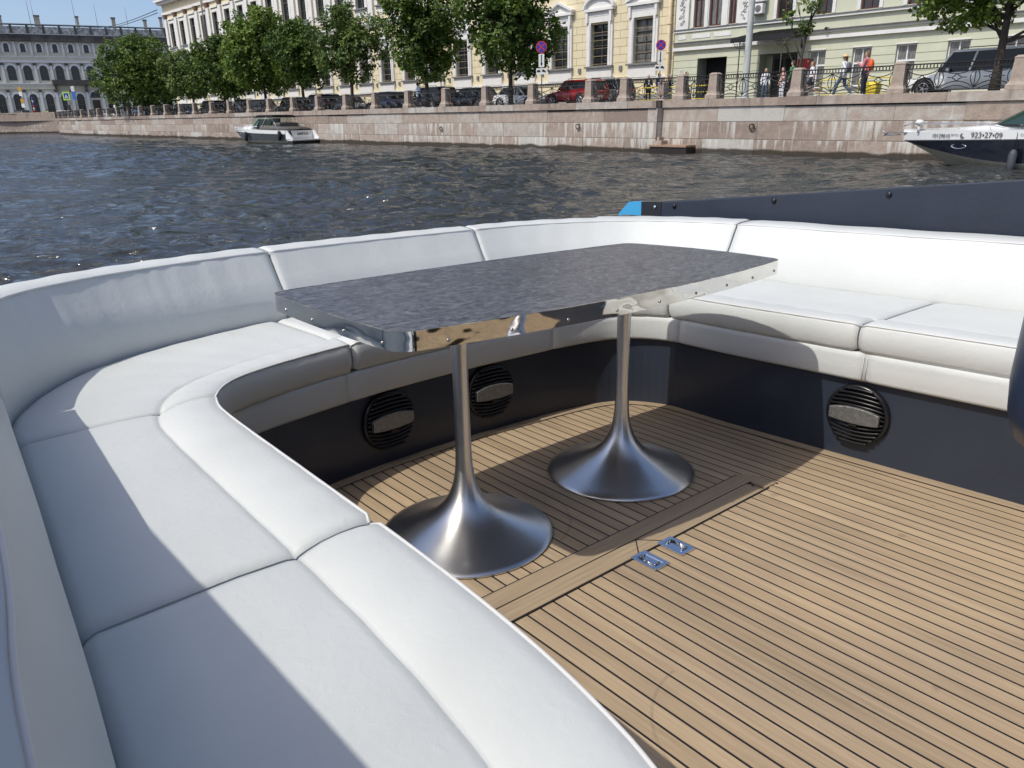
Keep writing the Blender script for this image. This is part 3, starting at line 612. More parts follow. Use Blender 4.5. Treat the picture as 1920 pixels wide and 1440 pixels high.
# ------------------------------------------------------------------ granite
def granite(name, stains=True, sc=1.0):
    m = bpy.data.materials.new(name); m.use_nodes = True; t = m.node_tree; b = t.nodes['Principled BSDF']; L = t.links.new
    b.inputs['Roughness'].default_value = .78; b.inputs['Specular IOR Level'].default_value = .25
    tc = nd(t, 'ShaderNodeTexCoord'); at = nd(t, 'ShaderNodeAttribute', attribute_name='tone')
    n = nd(t, 'ShaderNodeTexNoise'); n.inputs['Scale'].default_value = 3.0; n.inputs['Detail'].default_value = 9; n.inputs['Roughness'].default_value = .7; L(tc.outputs['Object'], n.inputs['Vector'])
    ad = nd(t, 'ShaderNodeMath', operation='ADD'); L(n.outputs['Fac'], ad.inputs[0]); L(at.outputs['Fac'], ad.inputs[1])
    cr = nd(t, 'ShaderNodeValToRGB'); e = cr.color_ramp.elements; e[0].position = .25; e[0].color = (.25, .20, .165, 1); e[1].position = .85; e[1].color = (.47, .45, .41, 1); x = e.new(.5); x.color = (.355, .285, .235, 1); x = e.new(.66); x.color = (.39, .345, .30, 1)
    L(ad.outputs[0], cr.inputs[0]); col = cr.outputs[0]
    def mul(a, c2, f):
        mx = nd(t, 'ShaderNodeMix', data_type='RGBA'); L(f, mx.inputs[0]); L(a, mx.inputs[6]); mx.inputs[7].default_value = (*c2, 1); return mx.outputs[2]
    if stains:
        sp = nd(t, 'ShaderNodeSeparateXYZ'); L(tc.outputs['Object'], sp.inputs[0])
        def M2(op, a, b_, clamp=False):
            q = nd(t, 'ShaderNodeMath', operation=op, use_clamp=clamp)
            for i, v in enumerate((a, b_)):
                if v is None: continue
                if isinstance(v, (int, float)): q.inputs[i].default_value = v
                else: L(v, q.inputs[i])
            return q.outputs[0]
        def streak(freq, zt, zlen, thr, seed):
            mp = nd(t, 'ShaderNodeMapping'); mp.inputs['Scale'].default_value = (freq, freq, .28); mp.inputs['Location'].default_value = (seed, 0, seed * .3); L(tc.outputs['Object'], mp.inputs[0])
            q = nd(t, 'ShaderNodeTexNoise'); q.inputs['Scale'].default_value = 1; q.inputs['Detail'].default_value = 3; q.inputs['Roughness'].default_value = .55; L(mp.outputs[0], q.inputs['Vector'])
            lg = nd(t, 'ShaderNodeTexNoise'); lg.inputs['Scale'].default_value = .22; L(tc.outputs['Object'], lg.inputs['Vector'])
            d = M2('DIVIDE', M2('SUBTRACT', zt, sp.outputs['Z']), zlen)          # 0 at top of course, 1 at the bottom of the run
            inside = M2('MULTIPLY', M2('GREATER_THAN', d, 0), M2('LESS_THAN', d, 1.6))
            v = M2('SUBTRACT', M2('ADD', q.outputs['Fac'], M2('MULTIPLY', M2('SUBTRACT', lg.outputs['Fac'], .5), .5)), M2('ADD', thr, M2('MULTIPLY', d, .13)))
            return M2('MULTIPLY', M2('MULTIPLY', v, 8, True), inside, True)
        w1 = streak(5.0, 1.42, .85, .50, 3); w2 = streak(6.0, .68, .50, .485, 11); w3 = streak(3.2, 2.0, .9, .66, 7)
        al = M2('MULTIPLY', M2('MAXIMUM', M2('MAXIMUM', w1, w2), w3), .66)
        col = mul(col, (.62, .62, .57), al)
        # rusty / wet dark band at the waterline
        lg = nd(t, 'ShaderNodeTexNoise'); lg.inputs['Scale'].default_value = 1.1; lg.inputs['Detail'].default_value = 5; L(tc.outputs['Object'], lg.inputs['Vector'])
        wl = M2('MULTIPLY', M2('SUBTRACT', M2('ADD', .16, M2('MULTIPLY', lg.outputs['Fac'], .30)), sp.outputs['Z']), 12, True)
        col = mul(col, (.035, .028, .02), M2('MULTIPLY', wl, .93))
        # dark drips under the coping
        mp = nd(t, 'ShaderNodeMapping'); mp.inputs['Scale'].default_value = (2.6, 1, .35); L(tc.outputs['Object'], mp.inputs[0])
        q = nd(t, 'ShaderNodeTexNoise'); q.inputs['Scale'].default_value = 1; q.inputs['Detail'].default_value = 4; L(mp.outputs[0], q.inputs['Vector'])
        dk_ = M2('MULTIPLY', M2('MULTIPLY', M2('SUBTRACT', q.outputs['Fac'], .55), 7, True), M2('MULTIPLY', M2('SUBTRACT', sp.outputs['Z'], 1.55), 1.2, True))
        col = mul(col, (.10, .085, .075), M2('MULTIPLY', dk_, .55))
    L(col, b.inputs['Base Color'])
    n5 = nd(t, 'ShaderNodeTexNoise'); n5.inputs['Scale'].default_value = 14; n5.inputs['Detail'].default_value = 8; L(tc.outputs['Object'], n5.inputs['Vector'])
    bp = nd(t, 'ShaderNodeBump'); bp.inputs['Strength'].default_value = .5; bp.inputs['Distance'].default_value = .03; L(n5.outputs['Fac'], bp.inputs['Height']); L(bp.outputs[0], b.inputs['Normal'])
    return m
GR = granite('granite_wall'); GRP = granite('granite_post', False)
def set_tone(o, tones):
    a = o.data.attributes.new('tone', 'FLOAT', 'FACE')
    a.data.foreach_set('value', tones)
# course blocks laid along a polyline of the quay
def course(mb, tones, path, z0, z1, front, depth, lmin, lmax, rnd, taper=0.0):
    P = np.array(path, float); Ls = polylen(P); tot = Ls[-1]
    def at(s_):
        i = min(int(np.searchsorted(Ls, s_, 'right')) - 1, len(P) - 2); i = max(i, 0); f_ = (s_ - Ls[i]) / (Ls[i + 1] - Ls[i]); d = P[i + 1] - P[i]; d = d / np.linalg.norm(d)
        return P[i] + (P[i + 1] - P[i]) * f_, np.array([d[1], -d[0]])   # outward (toward water)
    s_ = 0
    while s_ < tot - .2:
        l = rnd.uniform(lmin, lmax); e = min(s_ + l, tot)
        a, na = at(s_ + .006); b, nb = at(e - .006); j = rnd.uniform(-.012, .014); g = .007
        f0 = a + na * (front + j); f1 = b + nb * (front + j + rnd.uniform(-.006, .006)); k0 = a - na * depth; k1 = b - nb * depth
        t0 = a + na * (front + j - taper); t1 = b + nb * (front + j - taper)
        c = .012
        ring = []
        V = [(*f0, z0 + g), (*f1, z0 + g), (*k1, z0 + g), (*k0, z0 + g), (*t0, z1 - g), (*t1, z1 - g), (*k1, z1 - g), (*k0, z1 - g)]
        i = [mb.addv(p) for p in V]; tn = rnd.gauss(0, .14)
        if rnd.random() < .10: tn += .2
        for q in ((3, 2, 1, 0), (4, 5, 6, 7), (0, 1, 5, 4), (1, 2, 6, 5), (3, 0, 4, 7)): mb.face([i[k] for k in q]); tones.append(tn)
        s_ = e
def wall(name, label, path, seed):
    rnd = random.Random(seed); t = thing(name, label, 'quay wall')
    for nm, args in (('coping_course', [(2.06, 2.40, .06, .9, 1.6, 3.6)]), ('wall_courses', [(1.44, 2.06, 0, .5, 1.8, 3.4), (.70, 1.44, .03, .5, 1.8, 3.6), (-.05, .70, .06, .5, 2.0, 4.2), (-.9, -.05, .09, .5, 2, 4)])):
        mb = MB(); tn = []
        for z0, z1, fr, dp, a, b in args: course(mb, tn, path, z0, z1, fr, dp, a, b, rnd, .03 if nm != 'coping_course' else .008)
        o = mb.build(nm, GR, t, fix=False); 
        set_tone(o, tn)
    mb = MB()
    for p, q in zip(path, path[1:]):
        d = np.array(q) - np.array(p); d = d / np.linalg.norm(d); n_ = np.array([-d[1], d[0]]); a = np.array(p) + n_ * .035; b = np.array(q) + n_ * .035
        i = [mb.addv((*a, -.9)), mb.addv((*b, -.9)), mb.addv((*b, 2.385)), mb.addv((*a, 2.385))]; mb.face(i)
        a2 = a + n_ * .8; b2 = b + n_ * .8; i = [mb.addv((*a, 2.385)), mb.addv((*b, 2.385)), mb.addv((*b2, 2.385)), mb.addv((*a2, 2.385))]; mb.face(i)
    mb.build('mortar_joint', mat('dark_joint', (.045, .04, .036), .95), t, fix=False)
    return t
LEFTP = [(-158, Q + 6.0), (-154, Q + 4.2), (-149, Q + 2.6), (-143, Q + 1.3), (-134, Q + .5), (-122, Q + .1), (-110, Q)] + [(-23.1, Q)]
wall('quay_wall', 'long pink granite quay wall with white drip stains, left of the landing notch', LEFTP, 3)
wall('quay_wall', 'pink granite quay wall with white drip stains, right of the landing notch', [(-23.1, Q + .42), (45, Q + .42)], 9)
t = thing('quay_wall', 'smooth granite quay wall with solid parapet at the far left edge', 'quay wall')
far = [(-230, Q - 44), (-205, Q - 28), (-188, Q - 17), (-178, Q - 9.8), (-170, Q - 2.5), (-163, Q + 3.4), (-158, Q + 6.0)]
mb = MB(); tn = []
for z0, z1, fr in ((2.06, 3.35, .02), (1.2, 2.06, 0), (.4, 1.2, .03), (-.9, .4, .06)): course(mb, tn, far, z0, z1, fr, .6, 6, 12, random.Random(4), .0)
o = mb.build('wall_courses', GR, t, fix=False); set_tone(o, [x * .5 for x in tn])
mb = MB(); tn = []; course(mb, tn, far, 3.35, 3.55, .1, .7, 3, 5, random.Random(5)); o = mb.build('parapet_cap', GR, t, fix=False); set_tone(o, [x * .4 for x in tn])
# landing in the notch
t = thing('boat_landing', 'low stone landing with dark underside in the notch of the quay wall', 'landing', (-22.15, Q - .05, .30))
m = MB(); m.box(-1.05, 1.05, -.35, .45, .04, .12); o = m.build('landing_slab', mat('landing_stone', (.33, .22, .15), .85, var=.2, vs=6), t)
m = MB(); m.box(-1.05, 1.05, -.30, .45, -.55, .04); m.build('landing_underside', mat('dark_underside', (.02, .012, .010), .6, var=.3, vs=5), t)  # landing underside, drawn as one mottled dark brown block
m = MB(); m.box(-1.05, -.55, -.05, .45, .12, .30); m.box(-1.05, -.8, .1, .45, .30, .46); m.build('step', GRP, t)
# mooring rings
def ring_thing(x, y, z, label):
    t = thing('mooring_ring', label, 'mooring ring', (x, y, z)); m = MB()
    m.tube([(.0 + .13 * math.sin(a), -.07 - .03 * math.cos(a), -.12 + .13 * math.cos(a)) for a in np.linspace(0, 2 * math.pi, 20, endpoint=False)], .022, 6, closed=True)
    o = m.build('ring', mat('rusty_iron', (.03, .022, .018), .7, var=.3, vs=20), t); m = MB(); m.cyl((0, .05, 0), (0, -.09, 0), .03, 8); m.build('ring_bolt', MATS['rusty_iron'], t)
ring_thing(-39.85, Q - .03, 1.2, 'iron mooring ring on the wall right of the small moored boat')
ring_thing(-28.1, Q - .03, 1.34, 'iron mooring ring on the wall below the red parked car')
ring_thing(-18.25, Q + .39, 1.32, 'iron mooring ring on the wall right of the landing notch')

# ------------------------------------------------------------------ posts and iron railing
IRON = mat('black_iron', (.012, .012, .013), .5)
PX = [11.4, 7.4, 3.4, -.6, -4.6, -8.58, -12.5, -16.53, -20.5, -22.28, -25.3, -27.6, -31.86, -35.82, -39.7, -43.75, -47.77, -51.7, -55.86, -60.0, -64.4, -68.3, -72.7, -76.9, -81.3, -85.3, -89.7, -93.9, -98.3, -102.6, -107, -111.1, -115.7, -119.8, -124.3, -128.6, -132.8, -137.2, -141.4, -145.6, -149.8]
def wally(x):
    if x > -23.1: return Q + .42 + .30
    P = np.array(LEFTP); return float(np.interp(x, P[:, 0], P[:, 1])) + .30
def postmesh():
    m = MB(); rg = []
    for z, a in ((0, .31), (.16, .305), (.20, .27), (.27, .235), (.34, .222), (.98, .195), (1.0, .205), (1.03, .205), (1.09, .13)):
        rg.append([(-a, -a, z), (a, -a, z), (a, a, z), (-a, a, z)])
    m.loft(rg, True, True, sm=False); return m
post0 = None; NV = {i: ORD[i - 5] for i in range(5, 41)}
for i, x in enumerate(PX):
    lab = 'pink granite railing post, %s along the quay from the right edge' % ORD[i - 5] if i >= 5 else 'pink granite railing post on the quay'
    if post0 is None:
        post0 = postmesh().build('granite_post', GRP); set_tone(post0, [0.03] * len(post0.data.polygons)); post0.location = (x, wally(x), 2.40); p = post0
    else: p = post0.copy(); COL.objects.link(p); p.location = (x, wally(x), 2.40)
    if i < 5 and i != 0: bpy.data.objects.remove(p); continue
    if i == 0: continue
    tag(p, lab, 'post', 'granite posts of the quay railing'); rz = random.Random(i).uniform(-.02, .02); p.rotation_euler = (0, rz * .5, rz)
    if i > 34: p.rotation_euler = (0, 0, R(-15))
bpy.data.objects.remove(post0)
def railing_meshes(Lr):
    "returns (handrail MB, ring row MB, panel MB) in local x 0..Lr, facing -y"
    r = .019; h = MB(); h.box(0, Lr, -.03, .03, .965, .995); h.box(0, Lr, -.014, .014, .80, .822); h.box(0, Lr, -.018, .018, .055, .085)
    g = MB(); n = int(round(Lr / .118)); 
    for k in range(n):
        cx = (k + .5) * Lr / n
        g.tube([(cx + .071 * math.cos(a), 0, .894 + .071 * math.sin(a)) for a in np.linspace(0, 2 * math.pi, 12, endpoint=False)], .014, 4, closed=True, sm=False)
    p = MB(); U_ = 3; w_ = Lr / U_
    for u in range(U_ + 1):
        x = u * w_; x = min(max(x, .03), Lr - .03)
        p.box(x - .013, x + .013, -.013, .013, .085, .80)
        for s_ in (-1, 1):
            pts = [(x + s_ * .15 * math.sin(math.pi * q) , 0, .80 - q * .66) for q in np.linspace(0, 1, 11)]
            if 0 < pts[5][0] < Lr: p.tube(pts, r * .85, 4, sm=False)
    for u in range(U_):
        a, b = u * w_ + .03, (u + 1) * w_ - .03; c = (a + b) / 2
        p.tube([(a + (b - a) * q, 0, .79 - .19 * math.sin(math.pi * q) ** .8) for q in np.linspace(.0, 1, 13)], r * .85, 4, sm=False)
        p.tube([(a + (b - a) * q, 0, .14 + .21 * math.sin(math.pi * q) ** .8) for q in np.linspace(0, 1, 13)], r * .85, 4, sm=False)
        p.tube([(a + .1 + (b - a - .2) * q, 0, .09 + .12 * math.sin(math.pi * q)) for q in np.linspace(0, 1, 9)], r * .8, 4, sm=False)
        for dx, dz in ((.085, 0), (-.085, 0), (0, .06), (0, -.06)):
            A0 = math.atan2(dz, dx); p.tube([(c + dx + .062 * math.cos(A0 + t_), 0, .475 + dz + .05 * math.sin(A0 + t_)) for t_ in np.linspace(-2.0, 2.0, 9)], r * .85, 4, sm=False)
        p.tube([(c - .17, 0, .475), (c - .33, 0, .475)], r * .8, 4, sm=False); p.tube([(c + .17, 0, .475), (c + .33, 0, .475)], r * .8, 4, sm=False)
    return h, g, p
base = {}
for k, nm in enumerate(('handrail', 'ring_row', 'scroll_panel')):
    base[nm] = None
LM = 3.58
RMS = railing_meshes(LM); RMN = railing_meshes(1.4); rd = {}
nn = 0
for i in range(4, len(PX) - 1):
    x1, x0 = PX[i] - .19, PX[i + 1] + .19; L_ = x1 - x0; y = wally((x0 + x1) / 2)
    key = 'n' if L_ < 2.4 else 'l'; sc_ = L_ / LM if key == 'l' else L_ / 1.4
    lab = 'black wrought iron railing section, %s along the quay from the right edge' % ORD[nn]; nn += 1
    t = thing('iron_railing', lab, 'railing', (x0, y, 2.40), math.atan2(wally(x1) - wally(x0), L_), 'iron railing sections of the quay'); t.scale = (sc_, 1, 1)
    if i == 4: t['label'] = 'black wrought iron railing section cut by the right edge of the photo'
    for nm, mbs in zip(('handrail', 'ring_row', 'scroll_panel'), RMS if key == 'l' else RMN):
        kk = (key, nm)
        if kk not in rd: rd[kk] = mbs.build(nm, IRON, t, fix=False)
        else: c = rd[kk].copy(); COL.objects.link(c); c.parent = t
# ------------------------------------------------------------------ buildings
FB = Q + 16.0                                  # facade line of the street
GZ = 2.36
def glassmat(name, c, r=.06):
    m = mat(name, c, r, spec=.6); return m
GLASS = glassmat('window_glass', (.022, .024, .026)); GLASSC = mat('curtained_glass', (.14, .14, .135), .12, var=.5, vs=2.5, stretch=(4, 1, .6), spec=.6)
WHITE = mat('white_stucco', (.72, .71, .68), .8, var=.07, vs=1.5)
CREAM = mat('cream_stucco', (.70, .615, .42), .85, var=.08, vs=.8)
SAGE = mat('sage_stucco', (.565, .575, .44), .85, var=.07, vs=.8)
ZINC = mat('grey_zinc', (.19, .19, .185), .6, var=.2, vs=3)
JOINT = mat('facade_joint', (.30, .235, .13), .9); JOINTG = mat('sage_joint', (.20, .215, .15), .9)
REDW = mat('oxblood_window_frame', (.085, .018, .016), .5)
GREYF = mat('grey_window_frame', (.10, .095, .088), .6)
PVC = mat('white_window_frame', (.74, .74, .74), .45)
ROOF = mat('sheet_metal_roof', (.12, .125, .13), .5, var=.2, vs=.6)
def bbox(parent, name, m, boxes, off=(0, 0, 0), bevel=0):
    b = MB()
    for q in boxes: b.box(q[0] - off[0], q[1] - off[0], q[2] - off[1], q[3] - off[1], q[4] - off[2], q[5] - off[2])
    return b.build(name, m, parent, bevel=bevel)
def facade_wall(parent, x0, x1, y, z0, z1, holes, m, off, th=.45, extra=None):
    "wall slab with rectangular openings; holes = (x0,x1,z0,z1); built as a grid of boxes"
    xs = sorted({x0, x1, *[h[0] for h in holes], *[h[1] for h in holes]}); zs = sorted({z0, z1, *[h[2] for h in holes], *[h[3] for h in holes]})
    b = MB(); vid = {}
    def V(x, z, f):
        k = (round(x, 4), round(z, 4), f)
        if k not in vid: vid[k] = b.addv((x - off[0], y + (th if f else 0) - off[1], z - off[2]))
        return vid[k]
    def solid(i, j):
        if i < 0 or j < 0 or i >= len(xs) - 1 or j >= len(zs) - 1: return False
        cx, cz = (xs[i] + xs[i + 1]) / 2, (zs[j] + zs[j + 1]) / 2
        return not any(h[0] < cx < h[1] and h[2] < cz < h[3] for h in holes)
    for i in range(len(xs) - 1):
        for j in range(len(zs) - 1):
            if not solid(i, j): continue
            a, c, d, e = xs[i], xs[i + 1], zs[j], zs[j + 1]
            b.face((V(a, d, 0), V(c, d, 0), V(c, e, 0), V(a, e, 0)))
            if not solid(i - 1, j): b.face((V(a, d, 0), V(a, e, 0), V(a, e, 1), V(a, d, 1)))
            if not solid(i + 1, j): b.face((V(c, d, 0), V(c, d, 1), V(c, e, 1), V(c, e, 0)))
            if not solid(i, j - 1): b.face((V(a, d, 0), V(a, d, 1), V(c, d, 1), V(c, d, 0)))
            if not solid(i, j + 1): b.face((V(a, e, 0), V(c, e, 0), V(c, e, 1), V(a, e, 1)))
    if extra:
        k = len(b.v); b.v += extra[0].v; b.f += [tuple(i + k for i in f) for f in extra[0].f]; b.fm += [1] * len(extra[0].f); b.sm += [False] * len(extra[0].f)
        return b.build('wall', [m, extra[1]], parent, fix=False)
    return b.build('wall', m, parent, fix=False)
def window_frame(w, h, bars, transom, t=.06, d=.07):
    b = MB(); b.box(-w / 2, w / 2, 0, d, 0, t); b.box(-w / 2, w / 2, 0, d, h - t, h); b.box(-w / 2, -w / 2 + t, 0, d, t, h - t); b.box(w / 2 - t, w / 2, 0, d, t, h - t)
    b.box(-t / 2, t / 2, .006, d, t, h - t)
    if transom: b.box(-w / 2 + t, w / 2 - t, -.004, d, transom - t * .7, transom + t * .7)
    for z in bars: b.box(-w / 2 + t, w / 2 - t, .012, d, z - .018, z + .018)
    return b
# ---- yellow palace
yo = (-80, FB, GZ)
pal = thing('yellow_building', 'long cream yellow classical building with white window surrounds and pilasters', 'building', yo)
lows = [-36.75 - 4.107 * k for k in range(23)]
PH = 20.2; X0, X1 = -34.15, -130.2
holes = []
wide = 1.72
for k, x in enumerate(lows): holes += [(x - wide / 2 - .02, x + wide / 2 + .02, 5.15, 8.05)]
upx = [x for x in lows]
for x in upx: holes += [(x - .85, x + .85, 12.3, 15.55)]
bbox(pal, 'wall', CREAM, [(X1, X0, FB + .452, FB + 18, GZ, 18.4)], yo)
# rusticated joints on the ground storey and yellow piers
jb = MB()
z = 5.30; row = 0
while z < 10.3:
    jb.box(X1 - yo[0], X0 - yo[0], -.006, .02, z - GZ - .014, z - GZ + .014); 
    z += .545
row = 0; z = 4.755
rj = MB(); zz = 5.30; r_ = 0
while zz < 10.2:
    x = -34.6 - (.62 if r_ % 2 else 0)
    while x > X1:
        if not any(abs(x - q) < wide / 2 + .45 for q in lows): rj.box(x - .014 - yo[0], x + .014 - yo[0], -.005, .02, zz - GZ, zz + .545 - GZ)
        x -= 1.24
    zz += .545; r_ += 1
off_ = len(jb.v); jb.v += rj.v; jb.f += [tuple(i + off_ for i in f) for f in rj.f]; facade_wall(pal, X1, X0, FB, GZ, 16.9, holes, CREAM, yo, extra=(jb, JOINT))
# bands
bbox(pal, 'plinth', mat('grey_plinth', (.30, .29, .27), .85, var=.1, vs=1), [(X1, X0, FB - .12, FB, GZ, 3.05)], yo)
bbox(pal, 'string_course', WHITE, [(X1, X0, FB - .14, FB - .008, 4.12, 4.28), (X1, -56, FB - .35, FB - .008, 10.72, 10.92), (X1, -56, FB - .16, FB - .008, 10.42, 10.72)], yo)
bbox(pal, 'cornice_flashing', ZINC, [(X1, -56, FB - .40, FB - .01, 10.922, 10.97)], yo)
bbox(pal, 'entablature', WHITE, [(X1 - .1, X0, FB - .22, FB, 16.9, 17.25), (X1 - .25, X0, FB - .7, FB + 1, 18.3, 18.62), (X1 - .45, X0, FB - 1.05, FB + 1, 18.62, 18.95)], yo)
bbox(pal, 'frieze', CREAM, [(X1, X0, FB - .05, FB + .4, 17.25, 18.3)], yo)
bbox(pal, 'roof', ROOF, [(X1 - .3, X0, FB + .3, FB + 17.5, 18.95, 20.6)], yo)
# pilasters
pilx = [(-56.0 - .0) - 4.107 * .0]
for k, x in enumerate(lows):
    xm = x - 4.107 / 2
    if xm > -60: continue
    b = MB(); b.box(-.42, .42, -.24, -.008, 10.975 - GZ, 16.3 - GZ); b.box(-.5, .5, -.30, -.008, 10.975 - GZ - 0, 11.4 - GZ); 
    if k == 5 or True:
        key = 'pil'
        if key not in rd: rd[key] = b.build('pilaster', WHITE, pal); pl = rd[key]
        else: pl = rd[key].copy(); COL.objects.link(pl); pl.parent = pal
        pl.location = (xm - yo[0], 0, 0)
        if 'cap' not in rd:
            c = MB(); c.frus(0, -.14, 16.3 - GZ, 16.9 - GZ, .36, .13, .52, .26); rd['cap'] = c.build('pilaster_capital', mat('brown_capital', (.17, .10, .07), .85, var=.3, vs=6), pl)
        else: cc = rd['cap'].copy(); COL.objects.link(cc); cc.parent = pl
# windows, ground storey with pediments (arched ones alternate)
def sur_low(kind):
    b = MB(); w = wide / 2; y0 = -.16
    b.box(-w - .42, -w - .002, y0, -.008, 0, 3.0); b.box(w + .002, w + .42, y0, -.008, 0, 3.0); b.box(-w - .42, w + .42, y0, -.008, 3.0, 3.42)
    b.box(-w - .24, -w - .05, y0 - .05, y0, 0, 2.9); b.box(w + .05, w + .24, y0 - .05, y0, 0, 2.9)
    b.box(-w - .58, w + .58, y0 - .22, -.008, 3.75, 3.93); b.box(-w - .36, w + .36, y0 - .02, -.008, 3.42, 3.75)
    for s_ in (-1, 1): b.box(s_ * (w + .30) - .1, s_ * (w + .30) + .1, y0 - .16, y0, 3.0, 3.74)
    if kind == 'tri':
        b.prism([(-w - .62, 3.93), (w + .62, 3.93), (w + .62, 4.05), (0, 4.62), (-w - .62, 4.05)], y0 - .02, -.008)
        for s_ in (-1, 1): b.prism([(s_ * (w + .66), 3.935), (s_ * (w + .66), 4.1), (0, 4.78), (0, 4.60)], y0 - .26, -.008) if s_ > 0 else b.prism([(s_ * (w + .66), 4.1), (s_ * (w + .66), 3.935), (0, 4.60), (0, 4.78)], y0 - .26, -.008)
    else:
        P = [(-(w + .5) * math.cos(a), 3.93 + .74 * math.sin(a)) for a in np.linspace(0, math.pi, 13)]; b.prism(P, y0 - .02, -.008)
        for a, c in zip(np.linspace(0, math.pi, 13)[:-1], np.linspace(0, math.pi, 13)[1:]):
            o_, i_ = (w + .66, .90), (w + .48, .74)
            b.prism([(-o_[0] * math.cos(a), 3.93 + o_[1] * math.sin(a)), (-o_[0] * math.cos(c), 3.93 + o_[1] * math.sin(c)), (-i_[0] * math.cos(c), 3.93 + i_[1] * math.sin(c)), (-i_[0] * math.cos(a), 3.93 + i_[1] * math.sin(a))], y0 - .26, -.008)
    b.box(-w - .40, w + .40, y0 - .01, -.008, -.95, -.14)
    return b
def sill(w, m_, d=.28): b = MB(); b.box(-w, w, -d, -.004, -.13, 0); return b
def window(parent, x, z, key, mk, off):
    "mk() -> list of (name, MB, mat, isroot)"
    if key not in rd:
        parts = mk(); root = parts[0][1].build(parts[0][0], parts[0][2], parent); ch = [p[1].build(p[0], p[2], root) for p in parts[1:]]; rd[key] = (root, ch)
    else:
        r0, ch0 = rd[key]; root = r0.copy(); COL.objects.link(root); root.parent = parent
        for c in ch0: c2 = c.copy(); COL.objects.link(c2); c2.parent = root
    root.location = (x - off[0], 0, z - off[2]); return root
def pane(w, h, y=.30, x=0, z=0): b = MB(); b.box(x - w / 2, x + w / 2, y, y + .02, z, z + h); return b
def mk_low(kind, g):
    def f():
        fr = MB(); fr.M = Matrix.Translation((0, .22, 0)); w_ = window_frame(wide - .04, 2.9, (.72, 1.42), 2.12); fr = w_; fr.v = [(x, y + .20, z) for x, y, z in fr.v]
        return [('window', fr, GREYF), ('window_surround', sur_low(kind), WHITE), ('sill', sill(wide / 2 + .5, 0, .34), ZINC), ('pane', pane(wide - .1, 2.86, .285), g)]
    return f
for k, x in enumerate(lows): window(pal, x, 5.16, 'low%d%d' % (k % 2, k % 3 == 0), mk_low('tri' if k % 2 == 0 else 'arc', GLASSC if k % 3 == 0 else GLASS), yo)
def mk_up():
    w = .85; fr = window_frame(w * 2 - .04, 3.2, (1.0,), 2.25); fr.v = [(x, y + .20, z) for x, y, z in fr.v]
    b = MB(); b.box(-w - .46, -w - .002, -.1, -.008, 0, 3.25); b.box(w + .002, w + .46, -.1, -.008, 0, 3.25); b.box(-w - .46, w + .46, -.1, -.008, 3.26, 3.6); b.box(-w - .42, w + .42, -.22, -.008, 3.75, 3.95); b.box(-w - .3, w + .3, -.06, -.008, -.85, -.14)
    return [('window', fr, GREYF), ('window_surround', b, WHITE), ('sill', sill(w + .42, 0, .26), ZINC), ('pane', pane(w * 2 - .1, 3.16, .285), GLASS)]
for x in upx: window(pal, x, 12.33, 'upw', mk_up, yo)
b = MB()
for x in lows[:-1]: xm = x - 2.05; b.box(xm - .14 - yo[0], xm + .14 - yo[0], -.10, -.01, 4.75 - GZ, 5.08 - GZ)
b.build('vent_box', ZINC, pal)
def drainpipe(parent, x, z0, z1, off, m, r=.09, y=-.22, kick=True):
    b = MB(); P = [(x - off[0], y, z1 - off[2]), (x - off[0], y, z0 + .5 - off[2])]
    if kick: P += [(x - off[0] - .12, y - .12, z0 + .25 - off[2]), (x - off[0] - .5, y - .35, z0 + .02 - off[2])]
    b.tube(P, r, 10); 
    for z in np.arange(z0 + 1.2, z1, 1.8): b.cyl((x - off[0], y, z - off[2]), (x - off[0], y, z + .06 - off[2]), r * 1.25, 10)
    b.build('drainpipe', m, parent)
PIPEY = mat('cream_drainpipe', (.62, .50, .32), .6, var=.12, vs=3)
drainpipe(pal, -34.4, GZ + .3, 16.9, yo, PIPEY, .13)
drainpipe(pal, -50.4, GZ + .2, 10.4, yo, PIPEY, .10); drainpipe(pal, -60.5, GZ + .2, 10.4, yo, PIPEY, .10)
b = MB(); b.tube([(-113.9 - yo[0], -.42, 18.6 - GZ), (-113.9 - yo[0], -.34, 10.9 - GZ)], .11, 8); b.build('drainpipe', ZINC, pal)

# ---- sage green building
go = (-16, FB, GZ)
grn = thing('green_building', 'pale sage green building with white mouldings and dark red window frames', 'building', go)
GX0, GX1 = -34.1, 14
lw = [-23.7, -21.0, -18.55] + [-15.9 + 2.6 * k for k in range(11)]
up_ = [(-32.2, .42), (-30.95, .48), (-29.65, .28), (-26.05, .52), (-23.55, .5), (-20.87, .52), (-18.3, .55)] + [(-18.3 + 2.6 * k, .55) for k in range(1, 12)]
up_ = [q for q in up_ if q[0] < 13]
holes = [(-32.15, -29.85, GZ, 5.18), (-27.5, -24.9, GZ, 5.15)] + [(x - .55, x + .55, 3.05, 5.14) for x in lw if x > -24.6] + [(x - w_, x + w_, 7.1, 9.6) for x, w_ in up_]
bbox(grn, 'wall', SAGE, [(GX0, GX1, FB + 2.2, FB + 16, GZ, 16)], go)
bbox(grn, 'roof', ROOF, [(GX0, GX1, FB - .4, FB + 16, 16.002, 16.6)], go)
gj = MB()
for z in np.arange(2.85, 5.5, .45):
    xs = [GX0, -32.15, -29.85, -27.5, -24.9] + sum([[x - .56, x + .56] for x in lw if x > -24.6], []) + [GX1]
    if z > 5.2: gj.box(GX0 - go[0], GX1 - go[0], .022, .05, z - GZ - .013, z - GZ + .013); continue
    for a, c in zip(xs[0::2], xs[1::2]): gj.box(a - go[0], c - go[0], .022, .05, z - GZ - .013, z - GZ + .013)
facade_wall(grn, GX0, GX1, FB + .03, GZ, 16, holes, SAGE, go, extra=(gj, JOINTG))
